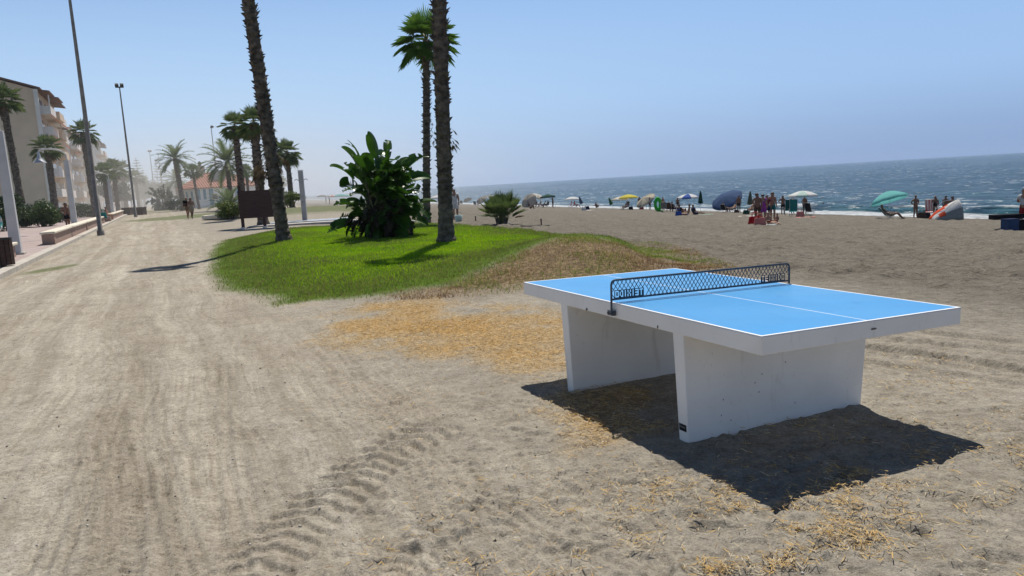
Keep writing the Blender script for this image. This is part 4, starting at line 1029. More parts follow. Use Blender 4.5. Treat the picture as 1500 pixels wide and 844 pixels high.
# ------------------------------------------------------------------ apartment blocks
BEIGE = pmat('beige_render', (.58, .45, .32), (.65, .51, .37), scale=.6, rough=.9)
TRIM = pmat('white_trim_render', (.66, .63, .58), (.74, .71, .66), scale=1, rough=.85)
ROOFT = pmat('brown_roof_tiles', (.13, .075, .055), (.20, .12, .085), scale=8, rough=.9, stretch=(1, 6, 1))
GLASSD = pmat('dark_window_glass', (.02, .024, .03), (.04, .045, .05), scale=1, rough=.1, spec=.6)
AWN = pmat('orange_awning', (.50, .16, .08), (.56, .22, .12), scale=3, rough=.8, transl=.2)
AWNW = pmat('cream_awning', (.6, .52, .4), (.66, .6, .48), scale=3, rough=.8, transl=.2)
def apartment(label, px, Y, storeys, length, depth=13, bays=3, awn=0, detail=True, sh=2.85):
    base = atx(px, Y)
    o = thing('apartment_building', label, 'building', base-Vector((0, 0, .3)), math.atan2(PD[1], PD[0])-PI/2, 'apartment blocks behind the promenade')
    H = storeys*sh+.8
    MB().box((-depth/2, length/2, H/2), (depth, length, H)).build('wall', BEIGE, o)
    # pitched roof, ridge along the promenade direction
    ov = .7; rh = depth*.17
    P = [(ov, -ov*.6, H-.02), (-depth-ov, -ov*.6, H-.02), (-depth/2, -ov*.6, H+rh), (ov, length+ov*.6, H-.02), (-depth-ov, length+ov*.6, H-.02), (-depth/2, length+ov*.6, H+rh)]
    th = Vector((0, 0, .22)); P2 = [tuple(Vector(p)+th) for p in P]
    mb = MB(); mb.add(P+P2, [(0, 3, 5, 2), (1, 2, 5, 4), (6, 8, 11, 9), (7, 10, 11, 8), (0, 6, 9, 3), (1, 4, 10, 7), (0, 2, 8, 6), (1, 7, 8, 2), (3, 9, 11, 5), (4, 5, 11, 10)])
    rf = mb.build('roof', ROOFT, o)
    mb = MB(); mb.add([(0, .0, H), (-depth, .0, H), (-depth/2, .0, H+rh*.95), (0, .2, H), (-depth, .2, H), (-depth/2, .2, H+rh*.95)], [(0, 2, 1), (3, 4, 5), (0, 3, 5, 2), (1, 2, 5, 4)]); mb.build('gable', BEIGE, o)
    for (x, y, hh_) in ((-depth*.36, 1.2, 1.7), (-depth*.62, 2.4, 2.4)): c = MB().box((x, y, H+rh*.5+hh_/2), (.9, .9, hh_+1)).build('chimney', BEIGE, rf); MB().box((x, y, H+rh*.5+hh_+.56), (1.1, 1.1, .12)).build('chimney_cap', ROOFT, rf)
    # corner trim
    MB().box((.06, .1, H/2), (.5, .6, H)).build('corner_trim', TRIM, o)
    bl_ = length/bays
    for b in range(bays):
        y0 = b*bl_+.9; w = bl_-1.2
        for s in range(storeys):
            z = .5+s*sh
            out = 1.5+.35*(b % 2)
            bk = MB(); bk.box((out/2+.01, y0+w/2, z), (out, w, .18)); bk.box((out-.06, y0+w/2, z+.55), (.12, w, .92)); bk.box((out/2, y0+.06, z+.55), (out-.24, .12, .92)); bk.box((out/2, y0+w-.06, z+.55), (out-.24, .12, .92))
            if (s+b) % 3 == 2: bk.box((out-.08, y0+.2, z+1.75), (.14, .14, 1.5)); 
            bal = bk.build('balcony', TRIM if b % 2 == 0 else BEIGE, o)
            MB().box((.025, y0+w*.5, z+1.15), (.05, w*.72, 2.0)).build('balcony_door', GLASSD, o)
        # penthouse roof over each bay
        MB().box((out/2+.05, y0+w/2, H-.05), (out+.2, w+.2, .14), rot=Matrix.Rotation(.12, 3, 'Y')).build('bay_roof', ROOFT, o)
    for k in range(awn):
        b = k % bays; s = storeys-2-k//2; y0 = b*bl_+.9; w = bl_-1.2
        a = MB(); a.add([(1.55, y0+.1, .5+s*sh+2.35), (1.55, y0+w-.1, .5+s*sh+2.35), (2.75, y0+w-.1, .5+s*sh+1.35), (2.75, y0+.1, .5+s*sh+1.35), (2.75, y0+w-.1, .5+s*sh+1.15), (2.75, y0+.1, .5+s*sh+1.15)], [(0, 1, 2, 3), (3, 2, 4, 5)])
        a.build('awning', AWN if k != 1 else AWNW, o)
    if detail:
        for s in range(storeys):
            for x in (-depth+2.6, -depth+5.0):
                fr_ = MB().box((x, -.03, 1.6+s*sh), (1.3, .07, 1.5)).build('window', TRIM, o); MB().box((x, -.075, 1.6+s*sh), (1.1, .03, 1.3)).build('pane', GLASSD, fr_)
    return o
apartment('nearest beige apartment block with its blank gable toward the path', 77, 108, 6, 22, bays=3, awn=4)
apartment('second beige apartment block, its gable behind the tall mast', 112, 138, 5, 24, bays=3, awn=2)
apartment('third apartment block, further along in the haze', 149, 196, 6, 30, bays=3, detail=False)
apartment('farthest apartment block, faint behind the palm tops', 178, 290, 6, 40, bays=4, detail=False)

# ------------------------------------------------------------------ striped beach house
def beach_house():
    a = atx(288, 124); b = atx(378, 131)
    d = (b-a); d.z = 0; L_ = d.length; ang = math.atan2(d.y, d.x)
    o = thing('beach_house', 'white beach house with blue stripes and a hipped red tile roof', 'house', (a.x, a.y, min(a.z, b.z)-.1), ang)
    Wl = pmat('house_white', (.74, .73, .69), (.80, .79, .75), scale=1.5, rough=.85); Bl = pmat('house_blue', (.05, .20, .30), (.08, .25, .36), scale=2, rough=.8)
    D = 6.4; H = 3.3
    MB().box((L_/2, D/2, H/2), (L_, D, H)).build('wall', Wl, o)
    MB().box((L_/2, D/2, .22), (L_+1.6, D+1.6, .42)).build('plinth', pmat('house_plinth', (.55, .54, .52), (.62, .61, .58), scale=2, rough=.85), o, bevel=.02)
    r = random.Random(4); x = .35
    while x < L_-.5:
        w = r.uniform(.38, .72); z0, z1 = .46, H-.25
        if r.random() < .25: z0 = 1.4
        elif r.random() < .2: z1 = 1.6
        MB().box((x+w/2, -.025, (z0+z1)/2), (w, .05, z1-z0)).build('blue_panel', Bl, o); x += w+r.uniform(.35, .75)
    for y in (1.2, 3.4, 5.6): MB().box((-.025, y, 1.7), (.05, .8, 2.2)).build('blue_panel', Bl, o)
    wn = MB().box((3.1, -.05, 1.75), (1.0, .08, .9)).build('window', pmat('window_tan', (.35, .26, .18)), o); MB().box((3.1, -.1, 1.75), (.8, .04, .7)).build('pane', GLASSD, wn)
    ov = .55; rh = 2.5; x0, x1, y0, y1 = -ov, L_+ov, -ov, D+ov; ix = 3.0
    TILE = bpy.data.materials.new('red_roof_tiles'); TILE.use_nodes = True; nt = TILE.node_tree; bs = nt.nodes['Principled BSDF']; bs.inputs['Roughness'].default_value = .9
    tc = nt.nodes.new('ShaderNodeTexCoord'); wv = nt.nodes.new('ShaderNodeTexWave'); wv.inputs['Scale'].default_value = .75; wv.inputs['Distortion'].default_value = .6; nt.links.new(tc.outputs['Object'], wv.inputs['Vector'])
    rp = nt.nodes.new('ShaderNodeValToRGB'); rp.color_ramp.elements[0].color = (.20, .055, .028, 1); rp.color_ramp.elements[1].color = (.44, .20, .13, 1); nt.links.new(wv.outputs['Fac'], rp.inputs['Fac']); nt.links.new(rp.outputs['Color'], bs.inputs['Base Color'])
    bp = nt.nodes.new('ShaderNodeBump'); bp.inputs['Distance'].default_value = .1; nt.links.new(wv.outputs['Fac'], bp.inputs['Height']); nt.links.new(bp.outputs['Normal'], bs.inputs['Normal'])
    mb = MB(); z = H+.0
    mb.add([(x0, y0, z), (x1, y0, z), (x1, y1, z), (x0, y1, z), (ix, D/2, z+rh), (L_-ix, D/2, z+rh), (x0, y0, z-.14), (x1, y0, z-.14), (x1, y1, z-.14), (x0, y1, z-.14)],
           [(0, 1, 5, 4), (1, 2, 5), (2, 3, 4, 5), (3, 0, 4), (0, 6, 7, 1), (1, 7, 8, 2), (2, 8, 9, 3), (3, 9, 6, 0), (6, 9, 8, 7)]); rf = mb.build('roof', TILE, o)
    MB().box((4.9, 1.9, H+2.0), (1.9, 1.2, 1.5)).build('vent_box', pmat('grey_vent', (.22, .22, .22), (.28, .28, .28)), rf, bevel=.02)
    c = MB(); c.box((2.6, 3.4, H+2.3), (1.1, 1.1, 2.6)); c.build('chimney', pmat('chimney_tan', (.42, .34, .25), (.48, .40, .3)), rf, bevel=.02)
    MB().lathe([(.22, 0), (.22, .3), (.42, .38), (.1, .8), (0, .82)], 10, (2.6, 3.4, H+3.55)).build('cowl', DKMET, rf)
beach_house()

# ------------------------------------------------------------------ palms and trees in the distance
G = 'palms along the promenade'
LOWP = dict(rings=24, stubs=60, seg=9, dead=3)
fan_palm('fan palm in front of the beige gable, crown above the first lamp', atx(38, 66), 10.6, .30, .27, (-.4, 0), 1.85, n=28, fingers=14, seed=41, group=G, mat=FROND_DK, low=-.4, **LOWP)
fan_palm('fan palm directly behind the second lamp post', atx(84, 78), 7.4, .34, .30, (.0, 0), 1.75, n=28, fingers=14, seed=42, group=G, mat=FROND_DK, **LOWP)
fan_palm('thick trunked fan palm behind the tall leaning mast', atx(143, 92), 10.0, .52, .44, (-.3, 0), 1.9, n=30, fingers=14, seed=43, group=G, mat=FROND_DK, low=-.9, **LOWP)
G2 = 'palms fading into the dust'
pa = fan_palm('hazy fan palm between the third lamp and the second mast', atx(174, 120), 6.6, .35, .3, (0, 0), 2.3, n=24, fingers=10, seed=44, group=G2, mat=FROND_DK, **LOWP)
for k, (px, Y, sc, lb) in enumerate(((160, 105, .85, 'low hazy palm just left of the third lamp post'), (186, 150, 1.15, 'hazy palm touching the second mast from the left'), (204, 165, 1.0, 'hazy palm just right of the second mast'), (181, 185, 1.2, 'tall faint palm behind the fourth lamp post'), (213, 215, 1.1, 'faintest palm below the distant pines'))):
    c = copy_tree(pa); c.location = atx(px, Y); c.scale = (sc, sc, sc); c.rotation_euler = (0, 0, k*1.1); c['label'] = lb
fan_palm('fan palm with a tall trunk just left of the big leaning palm', spot(359, 319), 6.1, .24, .20, (-.05, 0), 1.2, n=28, fingers=18, seed=51, mat=FROND_DK, rings=40, stubs=160, dead=5, low=-.9, seg=10)
fan_palm('fan palm half hidden behind the leaning palm trunk', spot(386, 331), 5.3, .27, .21, (.05, 0), 1.1, n=28, fingers=18, seed=52, mat=FROND_DK, rings=40, stubs=160, dead=4, low=-.9, seg=10)
fan_palm('short fan palm above the bush right of the leaning trunk', atx(428.5, 72), 5.3, .27, .2, (0, 0), 1.5, n=34, fingers=16, seed=53, mat=FROND_DK, dead=6, low=-1.0, rings=24, stubs=60, seg=9)
fan_palm('fan palm peeping out behind the leaning trunk on the sea side', atx(409, 88), 6.6, .26, .2, (0, 0), 1.6, n=30, fingers=14, seed=54, mat=FROND_DK, **LOWP)
fan_palm('thin leaning fan palm in front of the left end of the beach house', atx(292, 112), 5.4, .2, .17, (-.35, 0), 1.5, n=28, fingers=12, seed=55, mat=FROND_DK, **LOWP)
fan_palm('small fan palm crown over the beach house roof', atx(366, 100), 4.6, .2, .17, (0, 0), 1.3, n=26, fingers=12, seed=56, mat=FROND_DK, **LOWP)
pb = fan_palm('hazy fan palm far along the beach right of the leaning trunk', atx(410, 150), 5.0, .22, .18, (0, 0), 1.7, n=22, fingers=10, seed=57, group='hazy palms far along the beach', mat=FROND_DK, **LOWP)
c = copy_tree(pb); c.location = atx(417, 190); c['label'] = 'smaller hazy palm, the farthest along the beach'
date_palm('date palm with arching fronds left of the beach house', atx(270, 108), 7.2, .36, 2.7, 34, 61, lean=(-.45, 0))
date_palm('shorter date palm behind the one left of the beach house', atx(263, 150), 5.2, .33, 3.0, 30, 62)
date_palm('large date palm in front of the beach house', atx(340, 92), 5.6, .3, 3.3, 36, 63)
t = thing('cycad', 'low arching cycad at the foot of the large date palm', 'plant', atx(337, 84)); feather_crown(2.4, 46, 71, seg=10, lw=.22, low=-.1).build('fronds', FROND_DK, t).location = (0, 0, .5); MB().tube([(0, 0, -.1), (0, 0, .55)], [.35, .28], 9).build('trunk', BARK, t)
t, mb, r = paddle_bush('dusty bush of paddle leaves at the far end of the path', spot(240, 308), 4.6, 4.2, 75, 77, pmat('paddle_leaf_dusty', (.04, .06, .025), (.07, .09, .04), scale=3, rough=.6, transl=.2))
mb.build('leaves', [MATS['paddle_leaf_dusty'], PADDLE_DEAD, PET], t)
# bushes of small leaves
def leaf_ball(n, rx, ry, rz, size, seed, cz=None, lumps=9):
    g = np.random.default_rng(seed); r = random.Random(seed)
    L_ = [(r.uniform(-.6, .6)*rx, r.uniform(-.6, .6)*ry, (cz or rz)+r.uniform(-.55, .55)*rz, r.uniform(.35, .6)) for _ in range(lumps)]
    k = g.integers(0, lumps, n); C = np.array([l[:3] for l in L_])[k]; S = np.array([l[3] for l in L_])[k]
    d = g.normal(size=(n, 3)); d /= np.linalg.norm(d, axis=1)[:, None]; rad = S*g.random(n)**.35
    P = C+d*rad[:, None]*np.array([rx, ry, rz]); P[:, 2] = np.maximum(P[:, 2], .02)
    u = g.normal(size=(n, 3)); u /= np.linalg.norm(u, axis=1)[:, None]; v = np.cross(u, d+.6*g.normal(size=(n, 3))); v /= np.linalg.norm(v, axis=1)[:, None]+1e-9
    s = size*g.uniform(.6, 1.4, n)[:, None]
    Vv = np.stack([P-u*s, P+v*s*.5, P+u*s, P-v*s*.5], 1).reshape(-1, 3)
    return Vv, np.arange(4*n).reshape(-1, 4)
BUSH = pmat('bush_leaf', (.04, .075, .018), (.085, .13, .03), scale=2, rough=.5, transl=.25); BUSHY = pmat('bush_leaf_yellow', (.085, .12, .022), (.14, .17, .035), scale=2, rough=.5, transl=.3); BUSHD = pmat('bush_leaf_dark', (.028, .05, .016), (.05, .08, .024), scale=2, rough=.55, transl=.2)
def bush(label, loc, rx, ry, rz, n, size, seed, mat=BUSH, group=None, name='bush', stem=True):
    o = thing(name, label, 'bush', loc, 0, group); Vv, F = leaf_ball(n, rx, ry, rz, size, seed); link('foliage', np_mesh('foliage', Vv, F, mat), o)
    mb = MB()
    for k in range(4): a = k*1.7; mb.tube([(.1*rx*math.cos(a), .1*ry*math.sin(a), -.1), (.35*rx*math.cos(a), .35*ry*math.sin(a), rz*1.1)], [.05, .025], 5)
    mb.build('stems', BARK, o); return o
bush('round yellow-green bush left of the notice board', atx(338, 52), 1.15, 1.0, .62, 5200, .055, 81, BUSHY)
bush('yellow-green bush behind the leaning trunk at the short palm', atx(426, 64), 1.6, 1.2, .75, 5200, .06, 82, BUSHY)
bush('dark bush at the foot of the first promenade palm', atx(33, 63), 1.6, 1.4, 1.2, 4200, .09, 83, BUSHD)
bush('rounded green bush in front of the beige gable', atx(62, 62), 1.6, 1.4, 1.45, 5200, .09, 84, BUSH)
bush('dark clipped bush behind the standing man', atx(88, 74), 1.6, 1.2, .8, 3200, .09, 85, BUSHD)
bush('low dusty hedge beyond the second lamp post', atx(122, 96), 2.6, 2.0, 1.0, 3000, .12, 86, BUSHD)
bush('dense dark bush at the left edge behind the bin', atx(4, 56), 2.0, 1.6, 1.5, 4600, .1, 87, BUSHD)
bush('dusty shrub right of the far paddle-leaf bush', atx(256, 104), 1.5, 1.2, .8, 2400, .1, 88, BUSHD)
# Norfolk pines and broad trees in the dust
def norfolk(label, loc, h, seed, group='pines in the haze'):
    r = random.Random(seed); o = thing('norfolk_pine', label, 'tree', loc, 0, group); MB().tube([(0, 0, -.2), (0, 0, h)], [.35, .05], 8).build('trunk', BARK, o); mb = MB(); n = 15
    for k in range(n):
        f = k/n; z = h*(.18+.8*f); ln = h*.27*(1-f)**.8+.35
        for j in range(6):
            a = j*PI/3+k*.5+r.uniform(-.1, .1); hd = Vector((math.cos(a), math.sin(a), 0)); sd_ = Vector((-hd.y, hd.x, 0)); m = 9
            for q in range(m):
                g0 = (q+.6)/m; p = Vector((0, 0, z))+hd*ln*g0+Vector((0, 0, .12*ln*g0*g0)); w = ln*.24*(1-g0*.6)
                for sg in (-1, 1):
                    tp = p+sd_*sg*w+hd*w*.6+Vector((0, 0, .12*w+r.uniform(-.05, .1))); mb.add([p-hd*.12*ln/2, p+hd*.12*ln/2, tp], [(0, 1, 2)]); mb.add([p, p+Vector((0, 0, .16)), tp+Vector((0, 0, .05))], [(0, 1, 2)])
    mb.build('crown', FROND_DK, o)
norfolk('left one of the two pines in the haze, the slimmer', atx(208, 236), 15.2, 1)
norfolk('right one of the two pines in the haze, the broader', atx(241, 236), 15.6, 2)
def broad_tree(label, loc, h, R_, seed, mat=BUSHD):
    o = thing('broadleaf_tree', label, 'tree', loc, 0, 'dusty trees at the end of the promenade'); r = random.Random(seed); mb = MB(); mb.tube([(0, 0, -.2), (.1, 0, h*.5)], [.25, .16], 8)
    for k in range(5): a = k*1.26; mb.tube([(.1, 0, h*.42), (R_*.5*math.cos(a), R_*.5*math.sin(a), h*.72)], [.12, .05], 6)
    mb.build('trunk', BARK, o); Vv, F = leaf_ball(4200, R_, R_, h*.36, .22, seed, cz=h*.68, lumps=14); link('crown', np_mesh('crown', Vv, F, mat), o)
for k, (px, Y, h, R_, lb) in enumerate(((224, 200, 6.5, 4.2, 'round dusty tree under the left pine'), (250, 210, 6.0, 4.0, 'round dusty tree under the right pine'), (205, 250, 7.5, 5.0, 'wide faint tree where the promenade disappears'), (232, 262, 8.0, 5.5, 'faint tree between the two pines'), (172, 140, 5.0, 3.2, 'dusty tree low between the palms by the third lamp'))):
    broad_tree(lb, atx(px, Y), h, R_, 90+k)
# ------------------------------------------------------------------ people
SK = [pmat('skin_tan', (.30, .165, .105), (.34, .19, .125), scale=6, rough=.55), pmat('skin_brown', (.17, .088, .055), (.20, .105, .068), scale=6, rough=.55), pmat('skin_fair', (.44, .27, .19), (.48, .30, .22), scale=6, rough=.55)]
HAIR = [pmat('hair_dark', (.018, .012, .009), (.03, .02, .014), scale=30, rough=.6), pmat('hair_brown', (.06, .035, .02), (.09, .055, .03), scale=30, rough=.6), pmat('hair_blond', (.30, .2, .1), (.36, .26, .14), scale=30, rough=.6)]
J0 = dict(pel=(0, 0, .93), wai=(0, -.01, 1.08), che=(0, 0, 1.27), nec=(0, .015, 1.47), hea=(0, -.015, 1.58), cro=(0, -.01, 1.67))
for s, n in ((1, 'L'), (-1, 'R')):
    J0.update({'sh'+n: (s*.165, .01, 1.40), 'el'+n: (s*.215, .03, 1.13), 'wr'+n: (s*.225, -.04, .90), 'ha'+n: (s*.225, -.06, .80), 'th'+n: (s*.185, -.10, .85),
               'hi'+n: (s*.095, 0, .90), 'kn'+n: (s*.10, -.015, .50), 'an'+n: (s*.10, .02, .09), 'to'+n: (s*.115, -.14, .03)})
RAD = dict(pel=.140, wai=.128, che=.142, nec=.060, hea=.104, cro=.065, sh=.072, el=.052, wr=.036, ha=.040, th=.015, hi=.102, kn=.068, an=.046, to=.038)
EDG = [('pel', 'wai'), ('wai', 'che'), ('che', 'nec'), ('nec', 'hea'), ('hea', 'cro')]
for n in 'LR': EDG += [('che', 'sh'+n), ('sh'+n, 'el'+n), ('el'+n, 'wr'+n), ('wr'+n, 'ha'+n), ('wr'+n, 'th'+n), ('pel', 'hi'+n), ('hi'+n, 'kn'+n), ('kn'+n, 'an'+n), ('an'+n, 'to'+n)]
def pose(**k): J = dict(J0); J.update(k); return J
def sit(zs=.30, back=.28, kneez=None, reach=.42, shin=.0, arms='lap'):
    kz = kneez or zs+.12; J = {}
    J.update(pel=(0, 0, zs), wai=(0, back*.33, zs+.15), che=(0, back*.75, zs+.33), nec=(0, back*1.0, zs+.52), hea=(0, back*1.0-.02, zs+.63), cro=(0, back*1.0-.01, zs+.72))
    for s, n in ((1, 'L'), (-1, 'R')):
        J.update({'sh'+n: (s*.165, back*.9, zs+.45), 'el'+n: (s*.24, back*.55-.02, zs+.20), 'wr'+n: (s*.2, -.2, zs+.17), 'ha'+n: (s*.18, -.28, zs+.17), 'th'+n: (s*.14, -.25, zs+.20),
                  'hi'+n: (s*.095, -.02, zs-.01), 'kn'+n: (s*.13, -reach, kz), 'an'+n: (s*.12, -reach-.10-shin, .09), 'to'+n: (s*.13, -reach-.24-shin, .05)})
    return J
POSES = {
 'stand': pose(), 
 'hips': pose(elL=(.34, .06, 1.15), wrL=(.19, .0, 1.00), haL=(.13, -.04, .98), thL=(.15, .05, .99), elR=(-.34, .06, 1.15), wrR=(-.19, .0, 1.0), haR=(-.13, -.04, .98), thR=(-.15, .05, .99), anL=(.14, .02, .09), toL=(.17, -.13, .03), anR=(-.13, .02, .09), toR=(-.16, -.13, .03)),
 'onehip': pose(elL=(.36, .06, 1.17), wrL=(.20, .0, 1.02), haL=(.13, -.03, 1.0), thL=(.16, .05, 1.0)),
 'walk': pose(knL=(.10, -.16, .52), anL=(.10, -.16, .10), toL=(.11, -.32, .05), knR=(-.10, .06, .50), anR=(-.10, .28, .14), toR=(-.11, .16, .03), elL=(.22, .12, 1.15), wrL=(.22, .10, .92), haL=(.22, .08, .83), thL=(.2, .04, .86), elR=(-.22, -.05, 1.14), wrR=(-.2, -.2, .96), haR=(-.19, -.26, .88), thR=(-.16, -.25, .92)),
 'chat': pose(elL=(.26, -.02, 1.14), wrL=(.12, -.24, 1.15), haL=(.06, -.29, 1.18), thL=(.06, -.24, 1.22), hea=(.02, -.05, 1.57), cro=(.03, -.05, 1.66)),
 'bend': pose(wai=(0, -.08, 1.04), che=(0, -.26, 1.16), nec=(0, -.42, 1.27), hea=(0, -.52, 1.33), cro=(0, -.58, 1.38), shL=(.165, -.36, 1.22), shR=(-.165, -.36, 1.22), elL=(.2, -.42, .95), elR=(-.2, -.42, .95), wrL=(.14, -.5, .74), wrR=(-.14, -.5, .74), haL=(.12, -.53, .66), haR=(-.12, -.53, .66), thL=(.08, -.52, .70), thR=(-.08, -.52, .70)),
 'chair': sit(.36, .26, .48, .44, .06), 'low': sit(.14, .22, .52, .40, -.06), 'lounge': sit(.30, .48, .46, .46, .22), 'ground': sit(.12, .12, .16, .46, .30), 'bench': sit(.62, .04, .63, .42, -.06)}
BODY = {}
DG = None
def body(pname):
    if pname in BODY: return BODY[pname]
    J = POSES[pname]; names = list(J); idx = {n: i for i, n in enumerate(names)}
    me = bpy.data.meshes.new('body_src'); me.from_pydata([J[n] for n in names], [(idx[a], idx[b]) for a, b in EDG], [])
    o = bpy.data.objects.new('body_src', me); COL.objects.link(o)
    sk_ = o.modifiers.new('s', 'SKIN'); sk_.use_smooth_shade = True; sk_.branch_smoothing = .6
    o.modifiers.new('d', 'SUBSURF').levels = 1
    for n, i in idx.items():
        r = RAD.get(n, RAD.get(n[:-1])); v = me.skin_vertices[0].data[i]
        v.radius = (r*1.18, r*.86) if n in ('pel', 'wai', 'che') else (r, r); v.use_root = n == 'pel'
    dg = bpy.context.evaluated_depsgraph_get(); dg.update()
    ev = o.evaluated_get(dg); m2 = bpy.data.meshes.new_from_object(ev)
    bpy.data.objects.remove(o); m2.name = 'body'
    n = len(m2.vertices); V = np.empty(n*3, np.float32); m2.vertices.foreach_get('co', V); V = V.reshape(-1, 3).astype(float)
    N = np.empty(n*3, np.float32); m2.vertices.foreach_get('normal', N); N = N.reshape(-1, 3).astype(float)
    best = np.full(n, 1e9); be = np.zeros(n, int); bt = np.zeros(n)
    for k, (a, c) in enumerate(EDG):
        A, B_ = np.array(J[a]), np.array(J[c]); d = B_-A; t = np.clip(((V-A)@d)/(d@d), 0, 1); q = np.linalg.norm(V-A-t[:, None]*d, axis=1)-.3*RAD.get(a, RAD.get(a[:-1], .05))
        m = q < best; best[m] = q[m]; be[m] = k; bt[m] = t[m]
    lab = np.array([EDG[k][1].rstrip('LR') for k in be]); m2.materials.append(SK[0])
    faces = [tuple(p.vertices) for p in m2.polygons]
    BODY[pname] = (m2, V, N, lab, bt, faces, J); return BODY[pname]
CL = {}
def clothes(pname, kind):
    key = (pname, kind)
    if key in CL: return CL[key]
    m2, V, N, lab, bt, faces, J = body(pname); up = V[:, 2]
    if kind == 'trunks': sel = (lab == 'hi')|((lab == 'kn') & (bt < .62))|((lab == 'wai') & (bt < .35)); off = .016
    elif kind == 'brief': sel = (lab == 'hi')|((lab == 'kn') & (bt < .12))|((lab == 'wai') & (bt < .15)); off = .009
    elif kind == 'bra': sel = ((lab == 'che') & (bt > .55))|((lab == 'nec') & (bt < .12)); off = .010
    elif kind == 'suit': sel = (lab == 'hi')|((lab == 'kn') & (bt < .1))|(lab == 'wai')|(lab == 'che')|((lab == 'nec') & (bt < .25)); off = .010
    elif kind == 'shirt': sel = (lab == 'wai')|(lab == 'che')|((lab == 'nec') & (bt < .6))|(lab == 'sh')|((lab == 'el') & (bt < .65)); off = .02
    elif kind == 'dress': sel = (lab == 'hi')|((lab == 'kn') & (bt < .85))|(lab == 'wai')|(lab == 'che')|((lab == 'nec') & (bt < .5))|((lab == 'sh') & (bt > .3))|((lab == 'el') & (bt < .3)); off = .03
    elif kind in ('hair', 'longhair', 'cap'):
        h = np.array(J['hea']); nk = np.array(J['nec']); ax = h-nk; ax /= np.linalg.norm(ax)
        isH = ((lab == 'hea') & (bt > .35))|(lab == 'cro'); fwd = -(V-h)[:, 1]; hh_ = (V-h)@ax
        sel = isH & ((hh_ > .045)|((fwd < .035) & (hh_ > (-.12 if kind == 'longhair' else -.04)))); off = .022 if kind != 'longhair' else .032
        if kind == 'cap': sel = isH & (hh_ > .03); off = .02
    fs = [f for f in faces if all(sel[i] for i in f)]
    used = sorted({i for f in fs for i in f}); mp = {i: k for k, i in enumerate(used)}
    P = V[used]+N[used]*off
    me = bpy.data.meshes.new(kind); me.from_pydata([tuple(p) for p in P], [], [tuple(mp[i] for i in f) for f in fs])
    me.materials.append(SK[0]); me.polygons.foreach_set('use_smooth', [True]*len(me.polygons)); CL[key] = me
    return me
def slot_mat(o, m): o.material_slots[0].link = 'OBJECT'; o.material_slots[0].material = m
def person(label, loc, rz, pname, wear, skin=0, hair=0, h=1.0, hairkind='hair', group=None):
    """wear: list of (kind, material); the figure's front is local -y"""
    b = link('person', body(pname)[0]); b.location = loc; b.rotation_euler = (0, 0, rz); b.scale = (h, h, h); slot_mat(b, SK[skin]); tag(b, label, 'person', group)
    nm = {'trunks': 'swim_trunks', 'brief': 'bikini_bottom', 'bra': 'bikini_top', 'suit': 'swimsuit', 'shirt': 'shirt', 'dress': 'dress', 'cap': 'cap'}
    for kind, m in wear:
        if len(clothes(pname, kind).polygons): c = link(nm[kind], clothes(pname, kind), b); slot_mat(c, m)
    if not any(k == 'cap' for k, _ in wear) and len(clothes(pname, hairkind).polygons): c = link('hair', clothes(pname, hairkind), b); slot_mat(c, HAIR[hair])
    return b
BLK = fab('black', (.012, .012, .014), 0); NVY = fab('navy', (.015, .025, .07), 0); TEAL = fab('teal', (.02, .20, .20)); RED = fab('red', (.42, .025, .03)); WHT = fab('white', (.72, .72, .70)); PUR = fab('purple', (.30, .06, .30), .1)
GRN = fab('dark_green', (.012, .075, .045)); YEL = fab('yellow', (.72, .62, .10), .35); CRM = fab('cream', (.62, .56, .42), .35); GRY = fab('grey', (.20, .20, .19)); TAN = fab('sand_grey', (.34, .31, .26), .3); BLU = fab('blue', (.05, .12, .40), .3); DBL = fab('slate_blue', (.05, .09, .19), .2)
AQU = fab('turquoise', (.20, .58, .56), .4); LGR = fab('lime_green', (.06, .48, .06), .4); ORG = fab('orange_red', (.70, .10, .04), .3); PNK = fab('pink', (.60, .25, .22)); BRN = fab('brown', (.10, .06, .04)); KHK = fab('khaki', (.22, .17, .11))
FACE = 0.0       # rz=0 faces the camera side; PI faces the sea direction away
def sp(px, py): return spot(px, py)
